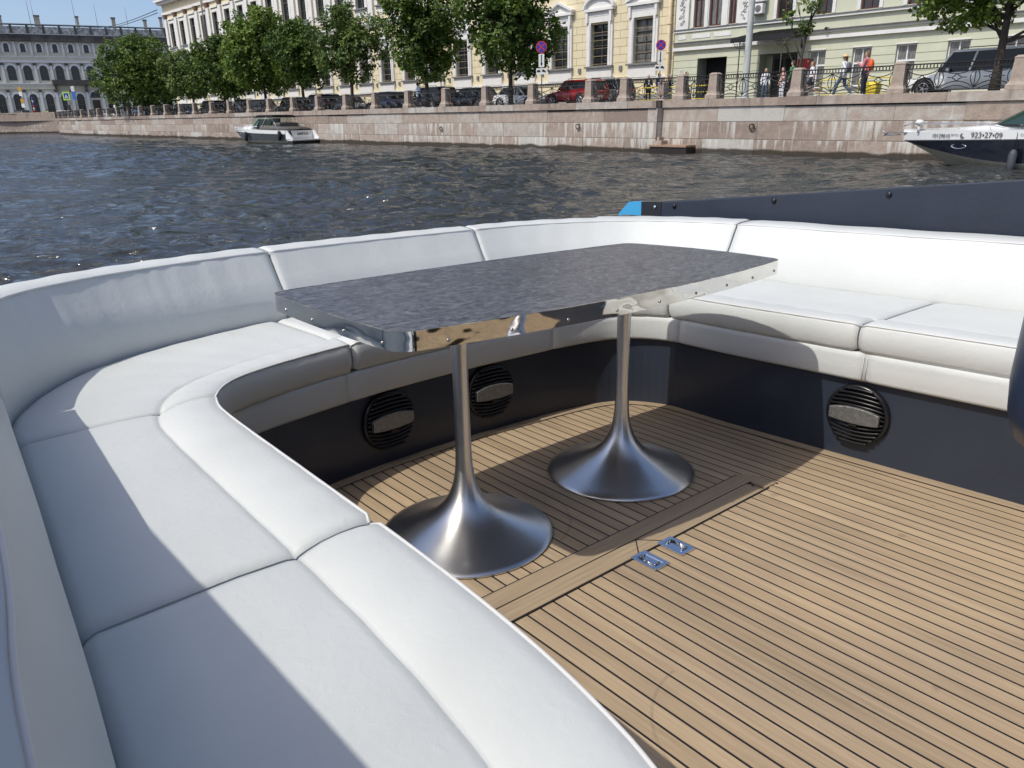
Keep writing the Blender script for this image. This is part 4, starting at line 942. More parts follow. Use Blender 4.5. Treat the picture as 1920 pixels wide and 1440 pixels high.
bbox(grn, 'string_course', WHITE, [(GX0, GX1, FB - .18, FB + .028, 5.72, 5.92), (GX0, GX1, FB - .12, FB + .028, 6.08, 6.20)], go)
bbox(grn, 'cornice_flashing', ZINC, [(GX0, GX1, FB - .28, FB + .026, 6.205, 6.25), (GX0, GX1, FB - .20, FB + .026, 7.0, 7.05)], go)
bbox(grn, 'sill_course', WHITE, [(GX0, GX1, FB - .14, FB + .027, 6.86, 6.995)], go)
# bay with ornament panels and white blocks
bbox(grn, 'bay_pier', WHITE, [(-33.95, -32.95, FB - .14, FB + .026, 7.06, 12), (-29.15, -28.25, FB - .14, FB + .026, 7.06, 12), (-31.75, -31.5, FB - .08, FB + .025, 7.06, 12), (-30.42, -30.0, FB - .08, FB + .025, 7.06, 12)], go)
bbox(grn, 'bay_pier', SAGE, [(-34.05, -28.2, FB - .06, FB + .024, 6.26, 6.855)], go)
bbox(grn, 'panel', WHITE, [(-32.6, -31.2, FB - .09, FB - .062, 6.42, 6.68), (-30.9, -29.6, FB - .09, FB - .062, 6.42, 6.68), (-33.7, -33.1, FB - .09, FB - .062, 6.42, 6.68)], go)
rnd = random.Random(2)
for cx in (-33.45, -28.7):
    orn = MB()
    for k in range(70):
        z = rnd.uniform(7.3, 10.4); x = cx + rnd.uniform(-.26, .26) * (1 - .5 * abs(math.sin(z * 2.1))); a = rnd.uniform(0, 6.3)
        orn.tube([(x - go[0] + .07 * math.cos(a + t_), -.15, z - GZ + .07 * math.sin(a + t_)) for t_ in (0, 1.2, 2.4, 3.4)], .028, 4)
    orn.build('stucco_ornament', mat('grey_stucco_ornament', (.42, .42, .40), .9, var=.3, vs=8), grn)
def mk_gup(w):
    def f():
        fr = window_frame(w * 2 - .02, 2.5, (), 1.75, t=.09); fr.v = [(x, y + .15, z) for x, y, z in fr.v]
        b = MB(); b.box(-w - .20, -w - .002, -.03, .026, 0, 2.5); b.box(w + .002, w + .20, -.03, .026, 0, 2.5)
        return [('window', fr, REDW), ('window_surround', b, WHITE), ('pane', pane(w * 2 - .08, 2.4, .205), GLASS if w > .49 else GLASSC)]
    return f
for x, w_ in up_: window(grn, x, 7.1, 'gup%.2f' % w_, mk_gup(w_), go)
def mk_glow():
    fr = window_frame(1.08, 2.08, (), 1.25, t=.07); fr.v = [(x, y + .2, z) for x, y, z in fr.v]
    return [('window', fr, PVC), ('reveal_trim', (lambda b: (b.box(-.57, .57, -.02, .028, 2.09, 2.15), b)[1])(MB()), WHITE), ('sill', (lambda b: (b.box(-.6, .6, -.1, .03, -.08, -.005), b)[1])(MB()), ZINC), ('pane', pane(1.0, 2.0, .262), GLASSC)]
for x in lw:
    if x > -24.6: window(grn, x, 3.05, 'glow', mk_glow, go)
# gateway interior and entrance door
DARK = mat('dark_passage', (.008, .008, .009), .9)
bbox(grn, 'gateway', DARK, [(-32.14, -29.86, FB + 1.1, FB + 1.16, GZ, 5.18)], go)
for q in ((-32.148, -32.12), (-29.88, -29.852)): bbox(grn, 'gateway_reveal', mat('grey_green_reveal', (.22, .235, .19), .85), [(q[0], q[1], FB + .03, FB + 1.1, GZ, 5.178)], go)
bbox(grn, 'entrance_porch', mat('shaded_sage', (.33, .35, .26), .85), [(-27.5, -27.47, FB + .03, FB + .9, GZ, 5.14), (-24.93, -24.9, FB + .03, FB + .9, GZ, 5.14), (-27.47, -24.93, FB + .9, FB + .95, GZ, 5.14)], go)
d = bbox(grn, 'door', mat('dark_door', (.025, .02, .018), .35), [(-27.0, -25.4, FB + .80, FB + .898, GZ + .15, 5.05)], go)
bbox(d, 'door_pane', GLASS, [(-26.85, -26.3, FB + .785, FB + .799, 3.3, 4.85), (-26.1, -25.55, FB + .785, FB + .799, 3.3, 4.85)], go)
# wall plates
b = bbox(grn, 'number_plate', mat('pale_plate', (.55, .56, .50), .6), [(-33.55, -33.2, FB + .005, FB + .029, 4.25, 4.55)], go)
def text(body, size, m, parent, loc, rot, name, extrude=.004, align='CENTER', bold=False, sx=1.0):
    c = bpy.data.curves.new(name, 'FONT'); c.body = body; c.size = size; c.extrude = extrude; c.align_x = align; c.align_y = 'CENTER'
    if bold: c.offset = size * .02
    o = bpy.data.objects.new(name, c); COL.objects.link(o)
    dg = bpy.context.evaluated_depsgraph_get(); me = bpy.data.meshes.new_from_object(o.evaluated_get(dg)); bpy.data.objects.remove(o)
    me.materials.clear(); me.materials.append(m); o = bpy.data.objects.new(name, me); COL.objects.link(o); o.parent = parent; o.location = loc; o.rotation_euler = rot; o.scale = (sx, 1, 1); return o
text('11', .22, mat('grey_lettering', (.12, .12, .11), .7), b, (-33.38 - go[0], -.0, 4.4 - GZ), (R(90), 0, 0), 'lettering')
red = thing('red_plaque', 'red wall plaque with small gold emblem right of the building entrance', 'plaque', (-24.45, FB, 4.42))
m = MB(); m.box(-.40, .40, -.03, .026, -.30, .30); m.build('plate', mat('red_plate', (.33, .02, .018), .4), red)
m = MB(); m.ell((.28, -.035, .14), (.06, .01, .06), 10, 6); m.build('emblem', mat('gold_emblem', (.7, .45, .1), .4), red)
# entrance canopy
aw = thing('entrance_canopy', 'black iron entrance canopy on slender posts against the green building', 'canopy', (-26.0, FB, GZ))
m = MB(); YF = -2.6
m.loft([[(-2.0, YF, 3.52), (2.1, YF, 3.52), (2.1, YF, 3.62), (-2.0, YF, 3.62)], [(-1.6, .0, 4.05), (1.7, .0, 4.05), (1.7, 0, 4.12), (-1.6, 0, 4.12)]], True, True, sm=False); m.build('canopy_roof', mat('black_sheet_metal', (.006, .006, .006), .7, spec=.1), aw)
m = MB(); m.box(-2.0, 2.1, YF - .04, YF + .0, 3.36, 3.63)
for s_ in (-1.3, 1.45):
    for k in range(5): m.tube([(s_ + .16 * (k - 2) + .08 * math.cos(a), YF + .03, 3.2 + .1 * math.sin(a)) for a in np.linspace(0, 6.28, 10)], .016, 4)
    m.tube([(s_ - .55, YF + .03, 3.4), (s_ - .3, YF + .03, 3.05), (s_ + .4, YF + .03, 3.0)], .018, 4)
m.build('scroll_bracket', IRON, aw)
for x in (-1.35, 1.45):
    m = MB(); m.lathe([(.07, 0), (.07, .08), (.035, .15), (.04, 1.0), (.06, 1.04), (.06, 1.12), (.038, 1.18), (.036, 3.4)], 10, (x, YF + .03)); m.build('canopy_post', IRON, aw)
# air conditioners
for k, (x, z, lab) in enumerate(((-27.7, 7.45, 'white air conditioner outdoor unit on the green facade, lower one'), (-27.62, 8.12, 'white air conditioner outdoor unit on the green facade, upper one at the photo top'))):
    t = thing('air_conditioner', lab, 'air conditioner', (x, FB - .14, z)); m = MB(); m.box(-.42, .42, -.36, 0, 0, .56); m.build('casing', PVC, t, bevel=.02)
    m = MB(); m.lathe([(.2, 0), (.2, .01), (.18, .015), (0, .012)], 20); o = m.build('fan_grille', mat('grey_grille', (.15, .15, .15), .5), t); o.rotation_euler = (R(90), 0, 0); o.location = (.12, -.362, .28)
    m = MB(); m.box(-.3, -.26, -.3, .1, -.05, -.005); m.box(.26, .3, -.3, .1, -.05, -.005); m.build('bracket', ZINC, t)
t = thing('security_camera', 'white dome security camera on the green facade left of the entrance canopy', 'camera', (-28.6, FB - .1, 6.05)); m = MB(); m.ell((0, -.35, 0), (.13, .13, .13)); m.build('dome', PVC, t); m = MB(); m.cyl((0, .1, .05), (0, -.3, .05), .03); m.build('bracket', ZINC, t)
t = thing('security_camera', 'small dark camera on the green facade beside the thin sapling', 'camera', (-23.1, FB - .1, 6.25)); m = MB(); m.ell((0, -.3, 0), (.09, .09, .09)); m.build('dome', BLACKP, t); m = MB(); m.cyl((0, .1, .05), (0, -.25, .05), .025); m.build('bracket', ZINC, t)

# ---- far building across the end of the canal
FX = -255.0
fo = (FX, Q + 38, 2.1)
far_b = thing('arcaded_building', 'far grey three storey building with rows of arched windows and a roof balustrade', 'building', fo, R(-14))
FGREY = mat('grey_beige_stucco', (.60, .565, .46), .9, var=.10, vs=.25); FWH = mat('pale_grey_trim', (.74, .74, .73), .85, var=.08, vs=.4); FDK = mat('dark_weathered_cornice', (.085, .08, .075), .9, var=.4, vs=.4)
def yz(n): return n       # local y
# n measured from the quay plane; bay centres
PITCH = 3.90; bays = [17.8 + PITCH * k for k in range(-4, 13)]
def fbox(name, m, boxes, parent=far_b): 
    b = MB()
    for (y0, y1, x0, x1, z0, z1) in boxes: b.box(x0, x1, y0 + Q - fo[1], y1 + Q - fo[1], z0 - fo[2], z1 - fo[2])
    return b.build(name, m, parent)
YA, YB = bays[0] - 2.2, bays[-1] + 2.2
fbox('wall', FGREY, [(YA, YB, -18, 0, 2.1, 24.6)])
fbox('cornice', FDK, [(YA - .6, YB + .6, -18, .9, 23.0, 24.7)])
fbox('cornice_flashing', mat('bright_flashing', (.6, .6, .6), .35, .6), [(YA - .7, YB + .7, -18, 1.0, 24.705, 24.85)])
fbox('string_course', FWH, [(YA, YB, .006, .35, 17.5, 18.1), (YA, YB, .006, .3, 18.95, 19.2), (YA, YB, .006, .3, 11.9, 12.2)])
fbox('string_course', FGREY, [(YA, YB, .006, .22, 10.6, 11.895), (YA, YB, .006, .25, 18.105, 18.945)])
fbox('balustrade', FDK, [(YA, YB, .2, .6, 27.0, 27.25)] + [(y + 2.05 - .28, y + 2.05 + .28, .15, .65, 24.86, 27.0) for y in bays])
fbox('baluster_panel', mat('pale_baluster', (.42, .42, .40), .85, var=.7, vs=1.4), [(y - 1.75, y + 1.75, .3, .45, 24.95, 26.7) for y in bays])
fbox('balustrade_cap', MATS['bright_flashing'], [(YA, YB, .1, .7, 27.255, 27.4)])
fbox('roof', mat('pale_roof_sheet', (.30, .31, .32), .5), [(YA, YB, -17, -.3, 24.9, 26.6)])
fbox('balcony', FDK, [(bays[7] - 2.4, bays[10] - 1.0, .3, 1.6, 11.6, 13.0), (bays[7] - 2.0, bays[7] - 1.5, .1, 1.0, 9.8, 11.59), (bays[9] - 2.2, bays[9] - 1.7, .1, 1.0, 9.8, 11.59), (bays[10] - 2.2, bays[10] - 1.7, .1, 1.0, 9.8, 11.59)])
def arch_poly(w, z0, zs, n=10): return [(-w, z0), (w, z0)] + [(w * math.cos(a), zs + w * math.sin(a)) for a in np.linspace(0, math.pi, n)]
def arch_prism(b, w, z0, zs, x0, x1, n=10):
    P = arch_poly(w, z0, zs, n); a = [b.addv((x0, y, z)) for y, z in P]; c = [b.addv((x1, y, z)) for y, z in P]; m_ = len(P); b.face(a); b.face(c[::-1])
    for k in range(m_): j = (k + 1) % m_; b.face((a[k], a[j], c[j], c[k]))
def arch_ring(b, wi, wo, z0, zs, x0, x1, n=14, jam=True):
    P = [(wi * math.cos(a), wo * math.cos(a), zs + wi * math.sin(a), zs + wo * math.sin(a)) for a in np.linspace(0, math.pi, n)]
    for p, q in zip(P, P[1:]):
        v = [(p[0], p[2]), (p[1], p[3]), (q[1], q[3]), (q[0], q[2])]; a = [b.addv((x0, y, z)) for y, z in v]; c = [b.addv((x1, y, z)) for y, z in v]; b.face(a); b.face(c[::-1])
        for k in range(4): j = (k + 1) % 4; b.face((a[k], a[j], c[j], c[k]))
    if jam:
        for s_ in (-1, 1): b.box(x0, x1, min(s_ * wi, s_ * wo), max(s_ * wi, s_ * wo), z0, zs)
def far_window(y, w, z0, zs, wo, key, m_, jam):
    if key not in rd:
        b = MB(); arch_ring(b, w, wo, z0, zs, .006, .22, jam=jam); root = b.build('window', FWH, far_b)
        g = MB(); arch_prism(g, w, z0, zs, .008, .05); g.build('pane', m_, root)
        g = MB(); g.box(.052, .09, -.05, .05, z0, zs + w * .95); 
        for z in (z0 + (zs - z0) * .5, zs): g.box(.052, .088, -w * .97, w * .97, z - .05, z + .05)
        g.build('glazing_bar', mat('far_grey_bar', (.10, .10, .10), .7), root); rd[key] = root
    else:
        r0 = rd[key]; root = r0.copy(); COL.objects.link(root); root.parent = far_b
        for c in r0.children: c2 = c.copy(); COL.objects.link(c2); c2.parent = root
    root.location = (0, y + Q - fo[1], -fo[2])
FG = mat('far_dark_glass', (.02, .024, .028), .1, spec=.6)
for k, y in enumerate(bays):
    far_window(y, .62, 20.2, 21.8, 1.0, 'f3', FG, True)
    far_window(y, 1.0, 12.9, 15.8, 1.55, 'f2', FG, False)
    if k != 9: far_window(y + .0, .95, 4.4, 8.4, 1.5, 'f1', FG, False)
    else: far_window(y, 1.3, 8.2, 8.6, 1.6, 'f0', FG, False)
    for z0, z1, w_ in ((19.25, 22.9, .26), (12.25, 16.8, .3), (2.2, 9.8, .32)):
        kk = 'fp%.1f' % z0; 
        if kk not in rd: b = MB(); b.box(.006, .26, -w_, w_, z0, z1); rd[kk] = b.build('pilaster', FWH, far_b); p = rd[kk]; b = MB(); b.box(.006, .34, -w_ - .1, w_ + .1, z1 + .002, z1 + .55); b.build('pilaster_capital', mat('brown_far_capital', (.09, .075, .06), .9), p)
        else: p = rd[kk].copy(); COL.objects.link(p); p.parent = far_b; c = rd[kk].children[0].copy(); COL.objects.link(c); c.parent = p
        p.location = (0, y + PITCH / 2 + Q - fo[1], -fo[2])
fbox('door', mat('brown_far_door', (.05, .03, .02), .6), [(bays[9] - 1.0, bays[9] + 1.0, .02, .1, 2.2, 7.6)])
rnd = random.Random(8)
for y, w_, h_ in ((8, .9, 1.7), (12.5, 1.0, 1.6), (17.5, 1.0, 1.5), (26.5, 1.3, 1.8), (36.5, .7, 1.9), (45.8, 1.0, 1.9), (54.2, .9, 1.6), (58.6, .8, 2.4), (63.2, 1.1, 2.8)):
    fbox('chimney', mat('chimney_plaster', (.40, .35, .29), .9, var=.15, vs=1), [(y - w_ / 2, y + w_ / 2, -4.5, -3.2, 26.6, 27.9 + h_)])
    fbox('chimney_cap', FDK, [(y - w_ / 2 - .12, y + w_ / 2 + .12, -4.6, -3.1, 27.9 + h_ + .01, 28.2 + h_)])
for y, h_ in ((24.8, 36), (25.8, 34), (36, 37.5), (41.5, 33.5), (49.5, 33), (65, 36)):
    b = MB(); b.cyl((-4, y + Q - fo[1], 26 - fo[2]), (-4, y + Q - fo[1], h_ - fo[2]), .07, 6, r1=.04); b.build('antenna', ZINC, far_b)
# overhead cables from the yellow building to the far roof
for dz, lab in ((0, 'upper thin overhead cable against the sky'), (-.8, 'lower thin overhead cable against the sky')):
    m = MB(); P = []
    a = np.array([-131.0, FB - .5, 17.8 + dz * .5]); c = np.array([-256, Q + 37, 27.2 + dz * .3])
    for s_ in np.linspace(0, 1, 24): p = a + (c - a) * s_; P.append((p[0], p[1], p[2] - 1.2 * math.sin(math.pi * s_)))
    m.tube(P, .06, 5); tag(m.build('overhead_cable', BLACKP), lab, 'cable')
# ------------------------------------------------------------------ trees
BARK = mat('grey_bark', (.055, .045, .036), .95, var=.35, vs=5, bump=.6, bs=12, stretch=(1, 1, .3))
def leafmat(name, c0, c1):
    m = bpy.data.materials.new(name); m.use_nodes = True; t = m.node_tree; b = t.nodes['Principled BSDF']; L = t.links.new
    at = nd(t, 'ShaderNodeAttribute', attribute_name='leaf'); cr = nd(t, 'ShaderNodeValToRGB'); cr.color_ramp.elements[0].color = (*c0, 1); cr.color_ramp.elements[1].color = (*c1, 1)
    L(at.outputs['Fac'], cr.inputs[0]); L(cr.outputs[0], b.inputs['Base Color']); b.inputs['Roughness'].default_value = .5; b.inputs['Specular IOR Level'].default_value = .35
    tr = nd(t, 'ShaderNodeBsdfTranslucent'); L(cr.outputs[0], tr.inputs[0]); mx = nd(t, 'ShaderNodeMixShader'); mx.inputs[0].default_value = .35
    out = t.nodes['Material Output']; L(b.outputs[0], mx.inputs[1]); L(tr.outputs[0], mx.inputs[2]); L(mx.outputs[0], out.inputs[0]); return m
LEAF = [leafmat('linden_leaf', (.042, .085, .016), (.155, .235, .042)), leafmat('fresh_leaf', (.055, .11, .018), (.205, .295, .048)), leafmat('dull_leaf', (.055, .10, .028), (.17, .24, .06))]
def foliage(lobes, n, size, seed, gap=.42, squash=.8):
    rng = np.random.RandomState(seed); W = np.array([l[3] ** 2 for l in lobes]); W = W / W.sum()
    V = []; F = []; T = []
    noff = rng.uniform(0, 100, 3); made = 0; tries = 0
    while made < n and tries < n * 6:
        tries += 1
        l = lobes[rng.choice(len(lobes), p=W)]; d = rng.normal(size=3); d /= np.linalg.norm(d)
        if rng.rand() < .25 and d[2] < -.3: continue
        rr = l[3] * (.55 + .5 * rng.rand() ** .55) ; p = np.array([l[0] + d[0] * rr, l[1] + d[1] * rr, l[2] + d[2] * rr * (l[4] if len(l) > 4 else squash)])
        nv = noise.noise(Vector(p * 1.25 + noff)); nv2 = noise.noise(Vector(p * .45 + noff))
        if nv + .5 * nv2 < (gap - .5) * .9: continue
        k = rng.randint(3, 6); tone = .5 + .9 * nv2 + .25 * rng.normal()
        for q in range(k):
            c = p + rng.normal(size=3) * size * .75; nrm = d * .6 + np.array([0, 0, .75]) + rng.normal(size=3) * .55; nrm /= np.linalg.norm(nrm)
            a = np.cross(nrm, rng.normal(size=3)); a /= np.linalg.norm(a); b = np.cross(nrm, a); s_ = size * rng.uniform(.55, 1.15)
            i = len(V); dr = nrm * s_ * .22
            V += [c - a * s_ * .9 - dr, c - a * s_ * .1 + b * s_ * .62, c + a * s_ * .95 - dr, c - a * s_ * .1 - b * s_ * .62 ]
            F.append((i, i + 1, i + 2)); F.append((i, i + 2, i + 3)); tt = min(1, max(0, tone + rng.normal() * .12)); T += [tt, tt]
        made += 1
    return V, F, T
def tree(name, label, loc, trunk_h, lobes, n, size, seed, m, trunk_r=.14, gap=.42, group='street trees along the quay', limbs=True, lean=(0, 0)):
    t = thing(name, label, 'tree', loc, group=group); rnd = random.Random(seed)
    V, F, T = foliage(lobes, n, size, seed, gap)
    me = bpy.data.meshes.new('crown'); me.from_pydata([tuple(v) for v in V], [], F); me.materials.append(m); a = me.attributes.new('leaf', 'FLOAT', 'FACE'); a.data.foreach_set('value', T)
    o = bpy.data.objects.new('crown', me); COL.objects.link(o); o.parent = t
    b = MB(); top = max(l[2] for l in lobes); P = [(lean[0] * s_ * s_, lean[1] * s_ * s_, s_ * top * .9) for s_ in np.linspace(0, 1, 9)]
    b.tube([(0, 0, -.1)] + P[1:], .1, 9, rs=[trunk_r * 1.25] + [trunk_r * (1 - .8 * i / 8) for i in range(1, 9)])
    for l in lobes:
        z0 = max(trunk_h * .85, min(l[2] - .6, top * .75) * rnd.uniform(.55, .85)); f_ = z0 / (top * .9); c = Vector((lean[0] * f_ * f_, lean[1] * f_ * f_, z0)); e = Vector(l[:3]); mid = (c + e) / 2 + Vector((0, 0, -.12)); 
        b.tube([c, mid, e], .03, 6, rs=[trunk_r * .38, trunk_r * .26, trunk_r * .08])
        for q in range(5):
            d = Vector((rnd.gauss(0, 1), rnd.gauss(0, 1), rnd.gauss(.3, .8))).normalized() * l[3] * .85; b.tube([mid.lerp(e, .5), e + d * .6, e + d], .012, 4, rs=[trunk_r * .15, trunk_r * .09, .008])
    b.build('trunk', BARK, t, fix=False); return t
def crown(R_, z0, z1, seed, n=14, taper=.55):
    "lobes filling an egg: widest low, narrowing to the top"
    rnd = random.Random(seed); L = []
    for k in range(n):
        f = (k + .5) / n; z = z0 + (z1 - z0) * f; rad = R_ * (math.sin(math.pi * min(1, (f * .80 + .17))) ** taper); a = k * 2.4 + rnd.uniform(-.4, .4); r = rad * rnd.uniform(.35, .62) if f < .88 else rad * .15
        L.append((r * math.cos(a), r * math.sin(a), z, max(.55, rad * rnd.uniform(.46, .62)), .78))
    return L
TY = Q + 2.4; TZ = 2.36
specs = [(-36.0, 3.15, 2.0, 9.4, 16, 'leafy dark green street tree beside the blue no-stopping sign', 0, 3600, .17),
 (-44.5, 3.2, 1.9, 9.6, 17, 'leafy dark green street tree, second left of the no-stopping sign', 0, 3600, .17),
 (-54.3, 2.9, 2.0, 7.4, 13, 'thin airy street tree with drooping outer branches and a bare trunk', 2, 2000, .17),
 (-62.2, 2.7, 2.0, 6.9, 12, 'street tree behind the stern of the small moored boat', 0, 2500, .18),
 (-69.4, 3.7, 1.9, 8.6, 16, 'tallest bright green street tree behind the bow of the small moored boat', 1, 3400, .19),
 (-78.7, 3.7, 1.8, 6.9, 14, 'street tree left of the tallest bright green tree', 0, 2700, .20),
 (-87.0, 2.9, 1.8, 6.2, 11, 'small street tree between two larger ones near the left end of the row', 2, 1900, .20),
 (-103.0, 5.2, 1.6, 8.6, 20, 'broad dark green street tree at the left end of the row, before the grey building', 0, 4400, .22)]
for k, (s_, R_, z0, z1, nl, lab, mi, n, sz) in enumerate(specs):
    tree('street_tree', lab, (s_, TY, TZ), z0, crown(R_, z0 + .5, z1, 20 + k, nl), n, sz, 50 + k, LEAF[mi], gap=.50 if k == 2 else .40, lean=(random.Random(k).uniform(-.5, .5), 0), trunk_r=.15)
tree('street_tree', 'bright green street tree over the silver car at the upper right', (-9.7, TY - .3, TZ), 1.9, [(-2.6, 0, 3.4, 1.0, .7), (-1.6, .5, 3.0, 1.1, .75), (-1.2, -.6, 4.3, 1.4), (.2, .4, 5.2, 1.7), (-2.2, .2, 4.6, 1.2), (1.3, 0, 3.9, 1.4), (2.3, .3, 3.2, 1.2, .7), (2.6, -.3, 4.6, 1.5), (-.6, .2, 2.75, .7, .7), (.9, .8, 6.2, 1.6), (-1.0, 0, 6.0, 1.6), (1.9, .5, 2.5, .6, .6), (.2, -1, 3.6, 1.0)], 5200, .115, 77, LEAF[1], trunk_r=.17, gap=.43)
tree('sapling', 'thin leaning sapling with sparse leaves in front of the green building', (-18.0, Q + 3.4, TZ), 1.2, [(-.7, 0, 3.35, .34), (-.35, .1, 3.9, .4), (.45, 0, 3.7, .40), (.8, 0, 4.4, .5), (.1, 0, 2.9, .3), (.5, .1, 5.0, .5), (-.75, 0, 2.2, .26), (1.2, 0, 4.9, .4), (0, 0, 2.35, .22)], 330, .10, 91, LEAF[2], trunk_r=.07, gap=.46, group=None, lean=(.55, 0))
# ------------------------------------------------------------------ people
def capsules(b, segs, n=10):
    for p, q, r0, r1 in segs:
        p = Vector(p); q = Vector(q); m = 4
        pts = [p.lerp(q, i / m) for i in range(m + 1)]; d = (q - p); d = d.normalized() if d.length > 1e-6 else Vector((0, 0, 1))
        P = [p - d * r0 * .9, p - d * r0 * .5] + pts + [q + d * r1 * .5, q + d * r1 * .9]; RS = [r0 * .35, r0 * .85] + [r0 + (r1 - r0) * i / m for i in range(m + 1)] + [r1 * .85, r1 * .35]
        b.tube(P, r0, n, rs=RS)
def remesh(o, vox):
    m = o.modifiers.new('remesh', 'REMESH'); m.mode = 'VOXEL'; m.voxel_size = vox; m.use_smooth_shade = True
    s = o.modifiers.new('smooth', 'SMOOTH'); s.factor = .5; s.iterations = 4
SKIN = mat('skin', (.52, .32, .23), .55); HAIRD = mat('dark_brown_hair', (.035, .022, .014), .6); HAIRL = mat('light_brown_hair', (.17, .10, .05), .6)
SHOE = mat('pale_shoe', (.6, .6, .58), .6); SHOED = mat('black_shoe', (.012, .012, .012), .4)
def person(label, loc, rz, h=1.72, top=None, bottom=None, pose='stand', hair=HAIRD, sleeves='long', legs='long', hat=None, pack=None, shoes=SHOED, fem=False, jacket=False, vox=.016, group=None):
    t = thing('person', label, 'person', loc, rz, group); k = h / 1.72
    def S_(p): return (p[0] * k, p[1] * k, p[2] * k)
    # facing +x; y sideways
    sw = .155 if fem else .185; hw = .085
    if pose == 'walk': hips = [(.0, hw, .90), (.0, -hw, .90)]; kn = [(.22, hw, .50), (-.06, -hw, .48)]; an = [(.34, hw, .09), (-.40, -hw, .17)]; el = [(-.16, sw + .05, 1.13), (.14, -sw - .05, 1.14)]; wr = [(-.10, sw + .05, .90), (.30, -sw - .02, 1.0)]
    else: hips = [(.0, hw, .90), (.0, -hw, .90)]; kn = [(.02, hw + .02, .49), (.03, -hw - .02, .49)]; an = [(-.01, hw + .04, .08), (.0, -hw - .04, .08)]; el = [(-.03, sw + .07, 1.13), (-.02, -sw - .07, 1.13)]; wr = [(.05, sw + .08, .88), (.10, -sw - .06, .89)]
    if pose == 'phone': el[0] = (.06, sw + .04, 1.14); wr[0] = (.28, sw - .04, 1.28)
    if pose == 'lean': pass
    sh = [(0, sw, 1.40), (0, -sw, 1.40)]
    body = MB(); segs = [((0, 0, .95), (0, 0, 1.12), .13, .115), ((0, 0, 1.12), (.0, 0, 1.36), .115, .13), ((0, -sw + .03, 1.38), (0, sw - .03, 1.38), .072, .072), ((0, 0, 1.42), (.015, 0, 1.54), .052, .05)]
    for i in range(2): segs += [(hips[i], kn[i], .085, .055), (kn[i], an[i], .056, .036), (an[i], (an[i][0] + .15, an[i][1], an[i][2] - .045), .036, .028), (sh[i], el[i], .048, .037), (el[i], wr[i], .036, .025)]
    for i in range(2):
        w0 = Vector(wr[i]); d = (w0 - Vector(el[i])).normalized(); pc = w0 + d * .05; segs.append((w0, pc, .026, .032)); sd = Vector((1, 0, 0)) if abs(d.x) < .7 else Vector((0, 0, 1))
        for f_ in range(4):
            a = pc + sd * (f_ - 1.5) * .018 + d * .02; ln = (.065, .075, .07, .055)[f_]; m1 = a + d * ln * .55; e = m1 + (d + Vector((0, -.5 if i == 0 else .5, 0))).normalized() * ln * .45; segs += [(a, m1, .0095, .009), (m1, e, .009, .0075)]
        segs.append((w0 + d * .02 + sd * .02, w0 + d * .05 + sd * .058, .011, .009))
    capsules(body, [(S_(p), S_(q), r0 * k, r1 * k) for p, q, r0, r1 in segs], 10)
    body.ell(S_((.02, 0, 1.625)), S_((.095, .076, .118)), 16, 12); body.ell(S_((.105, 0, 1.60)), S_((.022, .016, .026)), 8, 6)
    for s_ in (-1, 1): body.ell(S_((.01, s_ * .078, 1.615)), S_((.02, .012, .03)), 8, 6)
    body.ell(S_((.085, 0, 1.555)), S_((.025, .028, .018)), 8, 6)
    o = body.build('body', SKIN, t); remesh(o, vox * .75)
    for s_ in (-1, 1): e = MB(); e.ell(S_((.103, s_ * .032, 1.635)), S_((.008, .012, .008)), 8, 5); e.build('eye', mat('dark_eye', (.02, .015, .012), .3), t)
    e = MB(); e.ell(S_((.105, 0, 1.568)), S_((.008, .022, .006)), 8, 5); e.build('mouth', mat('lips', (.35, .12, .10), .5), t)
    hb_ = MB(); hb_.ell(S_((-.012, 0, 1.655)), S_((.098, .086, .108)), 16, 10); hb_.ell(S_((-.055, 0, 1.60)), S_((.058, .075, .10)), 12, 8)
    if fem: capsules(hb_, [(S_((-.07, 0, 1.62)), S_((-.09, 0, 1.45)), .06 * k, .03 * k)])
    o = hb_.build('hair', hair, t); remesh(o, vox)
    # clothes
    c = MB(); infl = .022 if jacket else .014
    hem = .80 if jacket else .88
    segs = [((0, 0, hem), (0, 0, 1.12), .15 + infl * .4, .115 + infl), ((0, 0, 1.12), (0, 0, 1.36), .115 + infl, .13 + infl * .7), ((0, -sw + .03, 1.385), (0, sw - .03, 1.385), .072 + infl * .6, .072 + infl * .6)]
    for i in range(2):
        segs.append((sh[i], el[i], .05 + infl, .04 + infl)) if sleeves != 'none' else None
        if sleeves == 'long': segs.append((el[i], tuple(Vector(el[i]).lerp(Vector(wr[i]), .92)), .038 + infl, .03 + infl * .8))
    capsules(c, [(S_(p), S_(q), r0 * k, r1 * k) for p, q, r0, r1 in segs], 12); o = c.build('jacket' if jacket else 'shirt', top, t); remesh(o, vox)
    c = MB()
    segs = [((0, -.03, .93), (0, .03, .93), .145, .145)]
    for i in range(2):
        if legs == 'long': segs += [(hips[i], kn[i], .102, .072), (kn[i], tuple(Vector(kn[i]).lerp(Vector(an[i]), .93)), .072, .058)]
        elif legs == 'short': segs += [(hips[i], tuple(Vector(hips[i]).lerp(Vector(kn[i]), .55)), .11, .10)]
    if legs == 'skirt': segs += [((0, -.04, .90), (.02, -.06, .60), .15, .16), ((0, .04, .90), (.02, .06, .60), .15, .16)]
    capsules(c, [(S_(p), S_(q), r0 * k, r1 * k) for p, q, r0, r1 in segs], 12); o = c.build('skirt' if legs == 'skirt' else 'trousers', bottom, t); remesh(o, vox)
    for i in range(2):
        c = MB(); a = an[i]; up_t = .0 if a[2] < .12 else -.05; capsules(c, [(S_((a[0] - .03, a[1], a[2] - .03)), S_((a[0] + .17, a[1], a[2] - .045 + up_t)), .048 * k, .038 * k)]); o = c.build('shoe', shoes, t); remesh(o, vox)
